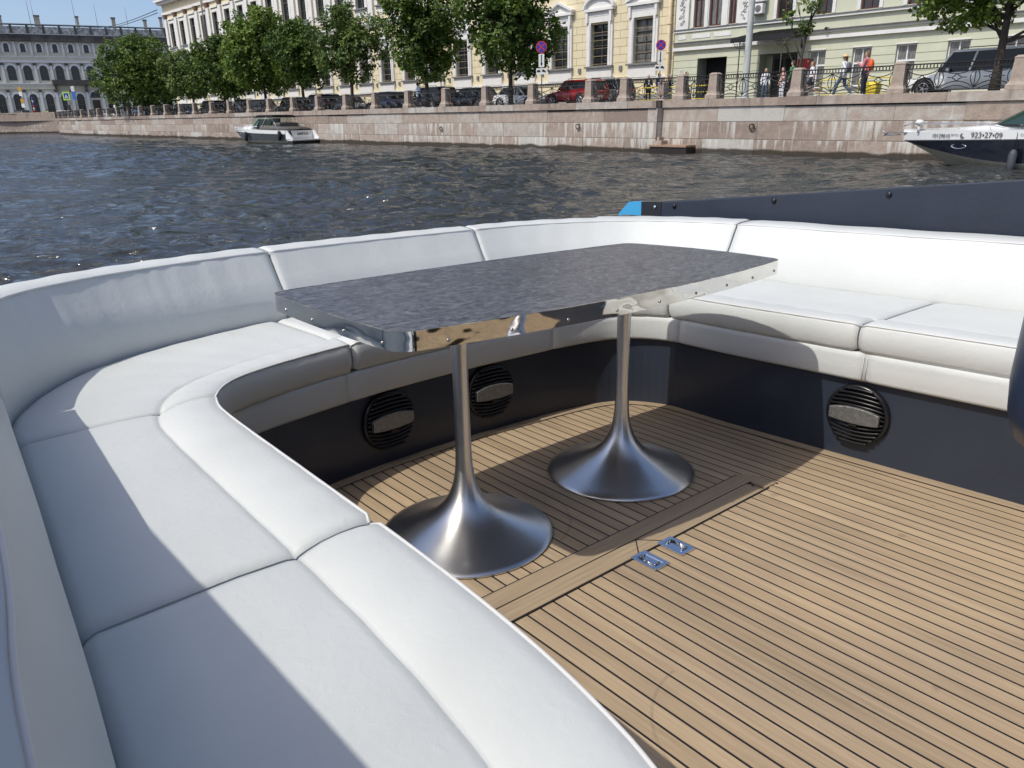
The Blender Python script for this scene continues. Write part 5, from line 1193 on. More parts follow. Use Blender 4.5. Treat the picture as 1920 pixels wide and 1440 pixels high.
    if jacket:
        c = MB(); c.box(.125 * k, .158 * k, -.035 * k, .035 * k, 1.16 * k, 1.43 * k); c.build('shirt_front', mat('white_shirt', (.75, .75, .75), .8), t, bevel=.01)
    if hat: c = MB(); c.lathe([(.19 * k, 1.66 * k), (.18 * k, 1.665 * k), (.105 * k, 1.675 * k), (.10 * k, 1.73 * k), (.07 * k, 1.765 * k), (0.001, 1.77 * k)], 20, (0, 0)); c.build('hat', hat, t)
    if pack: c = MB(); c.ell(S_((-.20, 0, 1.20)), S_((.10, .15, .23)), 14, 10); o = c.build('backpack', pack, t)
    return t
def cm(name, col, r=.85): return mat(name, col, r, var=.10, vs=14)
CW = cm('white_cotton', (.72, .73, .76)); CNV = cm('navy_suit', (.016, .020, .042)); CBK = cm('black_suit', (.014, .014, .017)); CJN = cm('blue_denim', (.07, .11, .17)); CPK = cm('pink_checked_shirt', (.55, .20, .22))
PZ = 2.37
person('person in straw hat, white shirt and jeans walking left with a grey backpack', (-15.75, Q + 3.0, PZ), R(180), 1.62, CW, CJN, 'walk', HAIRL, 'long', 'long', hat=mat('straw_hat', (.60, .46, .26), .8), pack=cm('grey_backpack', (.12, .13, .16)), shoes=SHOE, fem=True, vox=.014)
person('person in pink shirt and dark trousers walking left with an orange backpack', (-14.85, Q + 3.05, PZ), R(180), 1.70, CPK, CNV, 'phone', HAIRL, 'long', 'long', pack=mat('orange_backpack', (.80, .12, .02), .6), shoes=SHOE, vox=.014)
person('person in white top and dark blue shorts behind the railing beside a granite post', (-17.25, Q + 3.2, PZ), R(200), 1.45, CW, CNV, 'walk', HAIRL, 'short', 'short', shoes=SHOE, fem=True)
person('person with brown hair hidden behind a granite post, only the head showing', (-17.9, Q + 2.7, PZ), R(180), 1.50, cm('green_top', (.06, .22, .10)), CNV, 'stand', HAIRD)
person('person in dark navy suit striding past the dark gateway', (-30.0, Q + 11.9, PZ), R(0), 1.78, CNV, CNV, 'walk', jacket=True)
person('balding person in black suit, leftmost of the group beside the yellow barriers', (-32.9, Q + 11.8, PZ), R(-40), 1.72, CBK, CBK, 'phone', HAIRL, jacket=True)
person('person in blue suit standing in the middle of the group beside the yellow barriers', (-32.2, Q + 12.0, PZ), R(0), 1.82, cm('blue_suit', (.02, .03, .085)), CNV, 'phone', jacket=True)
person('person in dark jacket bending toward the drainpipe at the right of the group', (-31.6, Q + 12.3, PZ), R(30), 1.66, CBK, CJN, 'phone', HAIRL, jacket=True)
person('person in white shirt standing beside the cream drainpipe', (-32.7, Q + 15.0, PZ), R(20), 1.76, CW, CNV, 'stand', HAIRD)
person('person in a white top and jeans beneath the entrance canopy', (-23.9, Q + 10.8, PZ), R(-60), 1.66, CW, CJN, 'stand', HAIRD, fem=True)
person('person in a striped pale top beneath the entrance canopy, right of the one in jeans', (-22.9, Q + 10.9, PZ), R(-120), 1.66, cm('peach_top', (.62, .40, .33)), CW, 'phone', HAIRD, fem=True)
person('person in dark clothes, head showing above the right end of the grey crossover', (-35.0, Q + 12.0, 2.36), R(40), 1.72, CBK, CBK, 'stand', HAIRL)
person('person in pale blue shirt standing behind the railing under the second tree', (-46.4, Q + 3.0, PZ), R(90), 1.70, cm('pale_blue_shirt', (.45, .55, .70)), CNV, 'stand', HAIRD, vox=.02)
person('person with long brown hair and white top behind the railing left of the small boat', (-74.8, Q + 1.6, PZ), R(90), 1.62, CW, CNV, 'stand', HAIRD, fem=True, vox=.02)
person('person in white leaning on the railing left of the tree row', (-111.2, Q + 1.3, PZ), R(150), 1.72, CW, CNV, 'phone', HAIRL, fem=True, vox=.02)
person('person in a yellow jacket behind the solid parapet at the left', (-171.0, Q + 6.2, 2.15), R(90), 2.0, cm('yellow_jacket', (.6, .42, .04)), CNV, 'stand', HAIRD, vox=.03)
person('person in a pink top behind the parapet, close to the railing corner at the left', (-150.5, Q + 5.0, 2.15), R(90), 1.85, cm('pink_top', (.55, .28, .30)), CNV, 'stand', HAIRD, vox=.03)

# ------------------------------------------------------------------ cars
RUB = mat('tyre_rubber', (.012, .012, .012), .8); RIM = mat('alloy_rim', (.45, .45, .46), .3, .8); CGL = mat('car_glass', (.010, .012, .014), .05, spec=.3); TAIL = mat('tail_light', (.35, .01, .008), .2); HEAD = mat('head_light', (.6, .62, .65), .15)
PLATE = mat('number_plate', (.65, .65, .62), .5)
def paint(name, c): return mat(name, c, .28, .35 if max(c) < .6 else 0.0, coat=.8)
def wheel_parts(parent, x, y, r, key):
    if key not in rd:
        b = MB(); rg = []
        for rr, yy in ((r * .62, -.10), (r * .95, -.11), (r, -.07), (r, .07), (r * .95, .11), (r * .62, .10)): rg.append([(rr * math.cos(a), yy, rr * math.sin(a)) for a in np.linspace(0, 2 * math.pi, 28, endpoint=False)])
        b.loft(rg, True, True); w_ = b.build('wheel', RUB, parent)
        b = MB(); b.tube([(r * .60 * math.cos(a), -.108, r * .60 * math.sin(a)) for a in np.linspace(0, 2 * math.pi, 24, endpoint=False)], .02, 5, closed=True)
        for k in range(5):
            for dd in (-.12, .12): a = k * 2 * math.pi / 5; b.tube([(.04 * math.cos(a), -.115, .04 * math.sin(a)), (r * .6 * math.cos(a + dd), -.108, r * .6 * math.sin(a + dd))], .018, 4)
        b.cyl((0, -.125, 0), (0, -.10, 0), .06, 12); b.build('rim', RIM, w_); rd[key] = w_
    else: w_ = rd[key].copy(); COL.objects.link(w_); w_.parent = parent; c = rd[key].children[0].copy(); COL.objects.link(c); c.parent = w_
    w_.location = (x, y, r); w_.rotation_euler = (0, 0, 0 if y < 0 else math.pi); return w_
def car(label, loc, rz, kind, pm, L=4.5, H=1.5, W=1.8, plate=False, small=False):
    t = thing('parked_car', label, 'car', loc, rz, 'cars parked along the quay'); hl = L / 2
    suv = kind == 'suv'; g = .30 if suv else .22
    zb = .98 if suv else .84           # belt line
    # lower body: rings along x (front = +x)
    st = [(-hl, .40, .62, .80), (-hl + .04, g + .08, zb - .10, .90), (-hl + .25, g, zb + .02, .97), (-hl + .9, g, zb + .04, 1.0), (0, g, zb, 1.0), (hl - 1.45, g, zb - .02, 1.0), (hl - .75, g, zb - .12, .98), (hl - .25, g, zb - .22, .93), (hl - .05, g + .06, zb - .34, .82), (hl, .38, .52, .72)]
    def ring(x, a, b_, wf, tw=.86):
        w2 = W / 2 * wf; return [(x, -w2 * .92, a), (x, -w2, a + .12), (x, -w2, a + (b_ - a) * .6), (x, -w2 * .95, b_ - .03), (x, -w2 * tw, b_), (x, w2 * tw, b_), (x, w2 * .95, b_ - .03), (x, w2, a + (b_ - a) * .6), (x, w2, a + .12), (x, w2 * .92, a)]
    b = MB(); b.loft([ring(*q) for q in st], True, True)
    # roof and pillars
    rx0, rx1 = (-hl + .35, hl - 1.75) if suv else (-hl + 1.05, hl - 1.95)
    fx, bx_ = (hl - 1.25, -hl + .10) if suv else (hl - 1.30, -hl + .55)
    w1 = W / 2 * .84; w0 = W / 2 * .93; zr = H
    def groof(z, x0, x1, w_): return [(x0, -w_, z), (x0, w_, z), (x1, w_, z), (x1, -w_, z)]
    b.loft([groof(zr - .10, rx0 - .06, rx1 + .10, w1 + .02), groof(zr - .03, rx0, rx1, w1 - .02), groof(zr, rx0 + .12, rx1 - .15, w1 - .10)], True, True)
    zs = zb - .01
    for s_ in (-1, 1):
        for (xa, xb) in ((fx, rx1 + .02), (bx_, rx0 + .02), (.15 if suv else .05, -.02)): b.tube([(xa, s_ * w0 * .97, zs), (xb, s_ * (w1 - .01), zr - .08)], .045, 6)
    bo = b.build('body', pm, t, bevel=.03)
    b = MB(); i0 = [b.addv(p) for p in ((bx_ + .03, -w0 * .95, zs), (fx - .03, -w0 * .95, zs), (fx - .03, w0 * .95, zs), (bx_ + .03, w0 * .95, zs))]; i1 = [b.addv(p) for p in ((rx0 + .03, -w1 + .02, zr - .09), (rx1, -w1 + .02, zr - .09), (rx1, w1 - .02, zr - .09), (rx0 + .03, w1 - .02, zr - .09))]
    for k in range(4): j = (k + 1) % 4; b.face((i0[k], i0[j], i1[j], i1[k]))
    b.build('window', CGL, t)
    r = .36 if suv else .32
    for x in (-hl + .85, hl - .85):
        for y in (-W / 2 + .09, W / 2 - .09): wheel_parts(t, x, y, r, 'wh%.2f' % r)
        a = MB(); 
        for s_ in (-1, 1):
            P = [(x + (r + .05) * math.cos(q), s_ * (W / 2 * .985 + .004), r + (r + .05) * math.sin(q)) for q in np.linspace(-.3, math.pi + .3, 14)]; a = MB(); a.tube(P, .035, 5); a.build('wheel_arch', BLACKP, t)
    for s_ in (-1, 1):
        q = MB(); q.ell((hl - .16, s_ * W * .36, zb - .32), (.14, .16, .08), 10, 6); q.build('headlight', HEAD, t)
        q = MB(); q.ell((-hl + .10, s_ * W * .40, zb - .10), (.09, .12, .13 if suv else .08), 10, 6); q.build('tail_light', TAIL, t)
        q = MB(); q.ell((fx - .45, s_ * (W / 2 + .06), zb + .07), (.07, .11, .07), 10, 6); q.build('mirror', pm, t)
    q = MB(); q.box(-hl - .012, -hl + .03, -.26, .26, .52, .63); q.build('number_plate', PLATE, t)
    if suv:
        for s_ in (-1, 1): q = MB(); q.tube([(rx0 + .2, s_ * (w1 - .1), zr + .01), (rx0 + .3, s_ * (w1 - .1), zr + .06), (rx1 - .3, s_ * (w1 - .1), zr + .06), (rx1 - .2, s_ * (w1 - .1), zr + .01)], .018, 5); q.build('roof_rail', BLACKP, t)
    return t
PB_ = paint('black_car_paint', (.010, .011, .014)); PR = paint('red_car_paint', (.34, .008, .010)); PS = paint('silver_car_paint', (.72, .73, .70)); PW = paint('white_car_paint', (.70, .70, .70)); PG = paint('grey_car_paint', (.13, .13, .135)); PBL = paint('blue_car_paint', (.02, .035, .09)); PLG = paint('pale_grey_car_paint', (.33, .33, .34))
RY = Q + 5.3; RZ = 2.222
car('silver pickup-like car under the tree at the right, seen through the railing', (-11.2, RY - .1, RZ), math.pi, 'suv', PS, 5.2, 1.78, 1.95)
car('red crossover parked beside the no-stopping sign, behind a granite post', (-33.3, RY, RZ), math.pi, 'suv', PR, 4.0, 1.52, 1.8)
car('silver grey crossover parked right of the red car', (-34.3, RY + 3.4, RZ), math.pi, 'suv', PG, 4.5, 1.66, 1.85)
car('white car with its front just left of the red crossover', (-38.2, RY + .2, RZ), 0, 'sedan', PW, 4.4, 1.38, 1.75)
car('black car parked behind the first tree left of the no-stopping sign', (-43.2, RY + .1, RZ), math.pi, 'sedan', PB_, 4.6, 1.42, 1.8)
car('white car parked with a black car behind it, left of the first tree', (-46.2, RY + 2.6, RZ), 0, 'sedan', PW, 4.4, 1.40, 1.75)
car('black crossover with roof rails parked under the second tree', (-48.2, RY + .1, RZ), math.pi, 'suv', PB_, 4.6, 1.62, 1.85)
car('dark blue car parked left of the second tree', (-53.8, RY, RZ), math.pi, 'sedan', PBL, 4.5, 1.48, 1.8)
car('low grey car parked beside the thin airy tree', (-59.4, RY, RZ), 0, 'sedan', PG, 4.4, 1.36, 1.75)
car('black crossover parked left of the thin airy tree', (-64.6, RY, RZ), math.pi, 'suv', PB_, 4.6, 1.58, 1.85)
car('black saloon car parked above the small moored boat', (-70.0, RY, RZ), math.pi, 'sedan', PB_, 4.6, 1.50, 1.8)
car('dark grey car parked behind the tallest tree', (-76.0, RY, RZ), 0, 'sedan', PG, 4.4, 1.45, 1.8)
car('pale grey car parked left of the tallest tree', (-82.0, RY, RZ), math.pi, 'suv', PLG, 4.4, 1.58, 1.8)
car('black car parked before the small tree near the left end of the row', (-89.4, RY, RZ), math.pi, 'suv', PB_, 4.6, 1.62, 1.85)
car('dark blue car parked by the left end of the tree row', (-97.5, RY, RZ), 0, 'sedan', PBL, 4.5, 1.48, 1.8)
car('black car parked under the broad tree at the left end of the row', (-105.0, RY, RZ), 0, 'sedan', PB_, 4.5, 1.50, 1.8)
car('blue van-like car just left of the broad tree', (-112.5, RY, RZ), 0, 'suv', paint('mid_blue_car_paint', (.04, .09, .22)), 4.6, 1.85, 1.9)
car('white car left of the leaning person in white', (-127.0, RY, 2.12), 0, 'sedan', PW, 4.6, 1.5, 1.8)
car('dark red car just behind the corner of the solid parapet', (-157.0, Q + 8.2, 2.12), 0, 'sedan', paint('maroon_car_paint', (.14, .015, .03)), 4.8, 1.7, 1.8)
car('white car behind the parapet beside the yellow jacket', (-170.5, Q + 8.4, 2.12), R(-20), 'sedan', PW, 4.8, 1.75, 1.8)
car('black car behind the parapet at the far left', (-176.0, Q + 2.6, 2.12), R(-45), 'sedan', PB_, 5.0, 2.0, 1.9)

# ------------------------------------------------------------------ street furniture
def disc(b, r, y, n=28, mi=0): b.cyl((0, y, 0), (0, y - .012, 0), r, n, sm=False)
POLE = mat('galvanised_pole', (.30, .30, .29), .5, .6, var=.1, vs=4); SBL = mat('sign_blue', (.015, .035, .33), .4); SRD = mat('sign_red', (.55, .02, .02), .4); SWH = mat('sign_white', (.72, .72, .70), .5); SBK = mat('sign_black', (.01, .01, .01), .5)
def nostop(label, x, y, zc, r, zbase, pw=.5):
    t = thing('no_stopping_sign', label, 'road sign', (x, y, zbase), R(35)); z = zc - zbase
    m = MB(); m.cyl((0, .03, 0), (0, .03, z + r), .03, 10); m.build('pole', POLE, t)
    def at(b, nm, m_): o = b.build(nm, m_, t); return o
    m = MB(); m.M = Matrix.Translation((0, 0, z)); disc(m, r, 0); at(m, 'sign_rim', SRD)
    m = MB(); m.M = Matrix.Translation((0, -.004, z)); disc(m, r * .86, -.004); at(m, 'sign_face', SBL)
    for a in (R(45), R(-45)): m = MB(); m.M = Matrix.Translation((0, -.014 - .004 * (a > 0), z)) @ Matrix.Rotation(a, 4, 'Y'); m.box(-r * .84, r * .84, -.008, -.004, -r * .09, r * .09); at(m, 'red_stripe', SRD)
    m = MB(); m.box(-.16, .16, -.012, 0, z - r - .72, z - r - .04); at(m, 'arrow_plate', SWH)
    m = MB(); m.box(-.028, .028, -.018, -.013, z - r - .54, z - r - .08); m.prism([(-.07, z - r - .52), (.07, z - r - .52), (0, z - r - .68)], -.018, -.013); at(m, 'arrow', SBK)
    m = MB(); m.box(-.30, .30, -.012, 0, z - r - 1.10, z - r - .78); at(m, 'tow_plate', SWH)
    zz = z - r - .98; m = MB(); m.prism([(-.26, zz), (-.06, zz), (-.06, zz + .07), (-.12, zz + .12), (-.22, zz + .12), (-.26, zz + .06)], -.018, -.013); m.prism([(.03, zz + .02), (.24, zz - .02), (.24, zz + .05), (.14, zz + .14), (.06, zz + .14)], -.018, -.013); m.tube([(-.05, -.015, zz + .13), (.06, -.015, zz + .05)], .01, 4); at(m, 'tow_symbol', SBK)
    return t
nostop('blue and red no-stopping sign with arrow and tow plates beside the first tree', -32.4, Q + 1.5, 5.37, .31, 2.37)
nostop('blue and red no-stopping sign with arrow plate before the cream drainpipe', -29.6, Q + 8.6, 5.55, .29, 2.22)
lp = thing('lamp_post', 'thick grey lamp post with peeling paper and paint before the entrance canopy', 'lamp post', (-22.15, Q + 5.9, 2.22))
m = MB(); m.lathe([(.24, 0), (.24, .25), (.20, .32), (.175, .6), (.155, 4), (.14, 7.5), (.12, 10)], 20); m.build('post', mat('peeling_grey_paint', (.30, .34, .33), .75, vs=3.5, col2=(.58, .60, .58), stretch=(1, 1, .35), var=.1), lp)
m = MB(); m.tube([(0, 0, 9.9), (0, -.4, 10.4), (0, -1.6, 10.7)], .05, 8); m.build('arm', POLE, lp); m = MB(); m.ell((0, -1.9, 10.68), (.14, .35, .1)); m.build('lamp_head', ZINC, lp)
YB = mat('yellow_barrier_paint', (.72, .55, .04), .5)
for k, (x, y, lab) in enumerate(((-30.6, Q + 8.9, 'yellow tubular barrier, left one in front of the men in suits'), (-28.9, Q + 9.0, 'yellow tubular barrier, middle one before the men in suits'), (-27.2, Q + 9.1, 'yellow tubular barrier, right one by the dark gateway'), (-18.9, Q + 8.8, 'yellow tubular barrier behind the walker in shorts'), (-16.9, Q + 8.8, 'yellow tubular barrier behind the walker in the straw hat'))):
    t = thing('barrier', lab, 'barrier', (x, y, 2.22), 0, 'yellow barriers on the street'); m = MB(); m.tube([(-.75, 0, .02), (-.75, 0, .95), (-.68, 0, 1.02), (.68, 0, 1.02), (.75, 0, .95), (.75, 0, .02)], .028, 8); m.build('frame', YB, t)
    m = MB(); m.tube([(-.75, 0, .32), (.75, 0, .32)], .022, 6); m.tube([(-.75, 0, .68), (.75, 0, .68)], .022, 6); m.build('rail', YB, t)
    for x_ in (-.72, .72): m = MB(); m.tube([(x_, -.28, .02), (x_, .28, .02)], .024, 6); m.build('foot', YB, t)
t = thing('grit_bin', 'bright yellow rounded bin behind the walker with the orange backpack', 'bin', (-16.0, Q + 6.4, 2.22)); m = MB(); m.frus(0, 0, .05, .62, .30, .24, .36, .30); m.build('tub', YB, t, bevel=.04); m = MB(); m.frus(0, 0, .63, .78, .38, .32, .26, .2); m.build('lid', YB, t, bevel=.03)
t = thing('granite_bollard', 'square pink granite bollard beyond the railing right of the gateway', 'bollard', (-26.3, Q + 4.6, 2.3)); m = postmesh(); o = m.build('bollard_shaft', GRP, t); set_tone(o, [.02] * len(o.data.polygons))
# signs and poles at the far left corner
YG = mat('sign_yellow_green', (.45, .75, .08), .45); YEL = mat('sign_yellow', (.55, .30, .03), .5)
t = thing('crosswalk_sign', 'square blue pedestrian crossing sign with bright yellow-green border', 'road sign', (-148.5, Q + 4.6, 2.6), R(50)); t.scale = (.72, .72, .85); m = MB(); m.cyl((0, .04, 0), (0, .04, 4.6), .05, 8); m.build('pole', POLE, t)
m = MB(); m.box(-.78, .78, -.02, .02, 3.1, 4.66); m.build('border', YG, t); m = MB(); m.box(-.52, .52, -.035, -.021, 3.36, 4.4); m.build('sign_face', SBL, t); m = MB(); m.prism([(-.38, 3.5), (.38, 3.5), (0, 4.22)], -.045, -.036); m.build('triangle', SWH, t)
m = MB(); m.ell((0, -.055, 3.98), (.05, .006, .05), 8, 5); m.tube([(0, -.052, 3.93), (0, -.052, 3.76)], .03, 4); m.tube([(-.14, -.052, 3.56), (0, -.052, 3.76), (.12, -.052, 3.56)], .025, 4); m.build('walking_figure', SBK, t)
t = thing('round_mirror_sign', 'small round grey sign back below the pedestrian crossing sign', 'road sign', (-147.0, Q + 4.6, 2.3), R(50)); m = MB(); m.cyl((0, .04, 0), (0, .04, 2.6), .04, 8); m.build('pole', POLE, t); m = MB(); m.M = Matrix.Translation((0, 0, 2.55)); disc(m, .42, 0); m.build('sign_back', ZINC, t)
t = thing('information_sign', 'tall narrow blue and white sign on a pole left of the tree row', 'road sign', (-135.5, Q + 2.6, 2.3), R(50)); m = MB(); m.cyl((0, .04, 0), (0, .04, 4.7), .05, 8); m.build('pole', POLE, t); m = MB(); m.box(-.25, .25, -.02, .02, 2.7, 3.85); m.build('blue_panel', mat('mid_blue_panel', (.05, .16, .5), .5), t); m = MB(); m.box(-.25, .25, -.02, .02, 3.9, 4.65); m.build('white_panel', SWH, t)
t = thing('striped_pole', 'red and white striped pole with a blue top beyond the far parapet', 'pole', (-169, Q + 3.6, 2.15), 0)
for k in range(8): m = MB(); m.cyl((.06 * k, 0, .6 + k * .42), (.06 * (k + 1), 0, .6 + (k + 1) * .42), .15, 10); m.build('stripe', (SRD, SWH)[k % 2] if k < 5 else (SBL, SWH)[k % 2 == 0], t)
m = MB(); m.cyl((0, 0, 0), (0, 0, .6), .12, 8); m.build('pole_base', POLE, t); m = MB(); m.tube([(.48, 0, 3.96), (.55, 0, 6.4), (.1, 0, 6.6), (1.3, 0, 6.7)], .05, 6); m.build('pole_top', ZINC, t)
t = thing('yellow_sign_post', 'post with two yellow and white signs beyond the far parapet', 'road sign', (-168.5, Q + 1.9, 2.15), R(40)); m = MB(); m.cyl((0, .04, 0), (0, .04, 5.8), .06, 8); m.build('pole', POLE, t)
for z, mm in ((5.1, YEL), (4.3, SWH), (3.1, YEL), (2.3, SWH)): m = MB(); m.box(-.32, .32, -.02, .02, z, z + .7); m.build('panel', mm, t)
# ------------------------------------------------------------------ moored motor boats
GEL = mat('white_gelcoat', (.72, .73, .72), .25, coat=.5); HNV = mat('black_navy_topside', (.008, .010, .018), .12, coat=.8); HGR = mat('dark_grey_topside', (.045, .05, .055), .2, coat=.6)
BOOT = mat('ivory_hull_bottom', (.50, .48, .38), .5, var=.15, vs=2); TINT = mat('tinted_screen', (.03, .055, .05), .06, spec=.7); CAN = mat('grey_canvas', (.115, .11, .10), .9, var=.15, vs=5, bump=.3, bs=20); BLKC = mat('black_canvas', (.018, .014, .014), .85)
def hull(parent, L, B, zs_bow, zs_st, side_m, n=26):
    "bow at +x. three bands: white gunwale, dark topside, ivory bottom"
    def half(f):  # f 0 stern .. 1 bow -> half beam at deck
        return B / 2 * (1 - max(0, (f - .42) / .58) ** 2.1) * (1 if f < .999 else 0.02)
    secs = []
    for i in range(n):
        f = i / (n - 1); f2 = 1 - (1 - f) ** 1.15; w = max(.02, half(f2)); zs = zs_st + (zs_bow - zs_st) * f2 ** 1.6; x = -L / 2 + L * f2
        ov = max(0, (f2 - .55) / .45)                # bow flare: lower points pulled aft
        
        zt = .24 + (zs - .36 - .24) * ov ** 1.5; zb = -.22 + .22 * ov; zm = (zt + zb) / 2 + .05
        pts = [(x, w, zs), (x - .06 * ov, w, zs - .26), (x - .07 * ov, w * .985, zs - .29), (x - .30 * ov ** 2, w * (.93 - .10 * ov), zt), (x - .95 * ov ** 2, w * (.84 - .35 * ov), zm), (x - 1.75 * ov ** 2, w * .03, zb)]
        secs.append(pts)
    def band(k0, k1, nm, m_):
        b = MB()
        for s_ in (-1, 1):
            rg = [[(p[0], s_ * p[1], p[2]) for p in q[k0:k1 + 1]] for q in secs]; b.loft(rg, False, False)
        o = b.build(nm, m_, parent); return o
    band(0, 1, 'gunwale_band', GEL); band(1, 2, 'rub_rail', mat('steel_rub_rail', (.4, .4, .4), .3, .8)); band(2, 3, 'topside', side_m); band(3, 5, 'hull_bottom', BOOT)
    b = MB(); L0 = [b.addv((q[0][0], q[0][1], q[0][2])) for q in secs]; R0 = [b.addv((q[0][0], -q[0][1], q[0][2])) for q in secs]; C0 = [b.addv((q[0][0], 0, q[0][2] + .10)) for q in secs]
    for i in range(n - 1): b.face((L0[i], L0[i + 1], C0[i + 1], C0[i]), 0, True); b.face((C0[i], C0[i + 1], R0[i + 1], R0[i]), 0, True)
    b.build('deck', GEL, parent)
    return secs, half
clearm = mat('clear_plastic_screen', (.45, .58, .50), .05); clearm.node_tree.nodes['Principled BSDF'].inputs['Transmission Weight'].default_value = .92; clearm.node_tree.nodes['Principled BSDF'].inputs['IOR'].default_value = 1.02
# ---- right boat
rb = thing('motor_boat', 'sleek white motor boat with black-blue side moored at the right edge', 'boat', (-6.9, Q - 1.75, 0), R(180))
L = 8.4; secs, half = hull(rb, L, 2.6, 1.10, 1.28, HNV)
# pulpit rail
def railpts(s_, x0, x1, z, n=16, inset=.12): 
    P = []
    for x in np.linspace(x0, x1, n): f = (x + L / 2) / L; P.append((x, s_ * max(0.0, half(f) - inset), z(f)))
    return P
for s_ in (-1, 1):
    P = railpts(s_, .6, L / 2 - .02, lambda f: 1.20 + .18 * min(1, (f - .55) * 8), 18); P[-1] = (L / 2 + .02, s_ * .06, 1.30); b = MB(); b.tube(P, .014, 6); b.build('bow_rail', CHROME, rb)
    b = MB()
    for x in (1.3, 2.3, 3.2, 3.85): f = (x + L / 2) / L; w_ = max(.02, half(f) - .12); b = MB(); b.tube([(x - .12, s_ * w_, 1.12), (x, s_ * w_, 1.38 if x > .9 else 1.2)], .010, 5); b.build('rail_stanchion', CHROME, rb)
b = MB(); b.box(L / 2 - .25, L / 2 + .42, -.09, .09, 1.06, 1.10); b.build('bow_platform', ZINC, rb)
b = MB(); b.tube([(L / 2 + .1, 0, 1.02), (L / 2 + .62, 0, 1.0)], .025, 6); b.tube([(L / 2 + .50, -.16, 1.10), (L / 2 + .66, 0, .98), (L / 2 + .50, .16, 1.10)], .02, 5); b.tube([(L / 2 + .62, 0, 1.0), (L / 2 + .72, 0, 1.18)], .018, 5); b.build('anchor', CHROME, rb)
b = MB(); b.ell((L / 2 - .6, .35, 1.42), (.14, .12, .10)); b.cyl((L / 2 - .6, .35, 1.1), (L / 2 - .6, .35, 1.35), .04); b.build('white_fender', GEL, rb)
b = MB(); b.loft([[(-2.6, -1.05, 1.28), (-2.6, 1.05, 1.28), (-2.6, .9, 1.36), (-2.6, -.9, 1.36)], [(1.2, -.90, 1.18), (1.2, .90, 1.18), (1.2, .6, 1.36), (1.2, -.6, 1.36)], [(3.0, -.35, 1.16), (3.0, .35, 1.16), (3.0, .2, 1.22), (3.0, -.2, 1.22)]], True, True); b.build('cabin_top', GEL, rb)
# windscreen
b = MB(); P0 = [(1.45 - 1.2 * abs(a) ** 2.4 - .0, 1.05 * a, 1.34) for a in np.linspace(-1, 1, 15)]; P1 = [(.15 - 1.0 * abs(a) ** 2.4, .85 * a, 2.08) for a in np.linspace(-1, 1, 15)]
b.loft([P0, P1], False, False); b.build('windscreen', TINT, rb); 
b = MB(); b.tube(P0, .03, 6); b.build('windscreen_frame', BLACKP, rb); b = MB(); b.tube(P1, .035, 6); b.build('windscreen_frame', BLACKP, rb)
for s_ in (0, 14): b = MB(); b.tube([P0[s_], P1[s_]], .03, 5); b.build('windscreen_frame', BLACKP, rb)
b = MB(); b.tube([(.26 * math.cos(a), 0, .075 * math.sin(a) * abs(math.sin(a)) ** .5) for a in np.linspace(0, 2 * math.pi, 24, endpoint=False)], .018, 6, closed=True); o = b.build('porthole_rim', CHROME, rb)
f = (2.12 + L / 2) / L
def side_at(x, z):   # y on the near side (boat rotated 180: near = +y local)
    best = min(range(len(secs)), key=lambda i: abs(secs[i][2][0] - x)); q = secs[best]; p0, p1 = q[2], q[3]
    t_ = (p0[2] - z) / (p0[2] - p1[2]); t_ = min(max(t_, 0), 1); return p0[1] + (p1[1] - p0[1]) * t_, math.atan2(secs[max(best - 1, 0)][2][1] - secs[min(best + 1, len(secs) - 1)][2][1], secs[min(best + 1, len(secs) - 1)][2][0] - secs[max(best - 1, 0)][2][0])
yy, an_ = side_at(2.1, .70)
o.location = (2.12, yy + .02, .70); o.rotation_euler = (0, 0, -an_)
def gun_at(x):
    best = min(range(len(secs)), key=lambda i: abs(secs[i][0][0] - x)); a = secs[max(best - 1, 0)]; c = secs[min(best + 1, len(secs) - 1)]; return np.interp(x, [q[0][0] for q in secs], [q[0][1] for q in secs]), math.atan2(c[0][1] - a[0][1], c[0][0] - a[0][0]), np.interp(x, [q[0][0] for q in secs], [q[0][2] for q in secs])
def letter(body, x, size, z_off, name, m_, sx=1.0):
    y, a, z = gun_at(x); text(body, size, m_, rb, (x, y + .018, z - .14 + z_off), (R(90), 0, math.pi + a), name, extrude=.003, sx=sx)
LT = mat('grey_hull_lettering', (.10, .10, .11), .5)
letter('923•27•09', 1.28, .23, .0, 'phone_lettering', LT); letter('10129010', 2.75, .17, 0, 'registration_lettering', LT); 
# handset mark beside the phone number
y, a, z = gun_at(2.02); m = MB(); m.tube([(.07 * math.cos(q), 0, .07 * math.sin(q)) for q in np.linspace(R(100), R(330), 12)], .010, 5); m.tube([(-.03, 0, .05), (-.035, 0, 0), (.02, 0, -.045)], .014, 5); o = m.build('handset_mark', LT, rb); o.location = (2.02, y + .02, z - .14); o.rotation_euler = (0, 0, math.pi + a)
letter('ВЕГАС', 2.28, .085, .03, 'name_lettering', mat('pale_hull_lettering', (.33, .34, .36), .5)); letter('Cruise line', .10, .10, .0, 'name_lettering', MATS['pale_hull_lettering'])
b = MB(); b.ell((.3, 0, 1.13), (.12, .03, .03)); y, a, z = gun_at(.45); b = MB(); b.tube([(.45, y - .05, 1.20), (.40, y + .04, 1.1), (.38, y + .1, .62)], .008, 4); b.build('fender_line', BLACKP, rb)
b = MB(); b.lathe([(.03, -.36), (.10, -.30), (.12, -.1), (.12, .22), (.08, .32), (.03, .36)], 14); o = b.build('fender', mat('charcoal_fender', (.06, .065, .08), .6), rb); o.location = (.38, y + .16, .30)
b = MB(); b.box(-L / 2 - .6, -L / 2 + .1, -1.1, 1.1, .28, .36); b.build('swim_platform', GEL, rb)
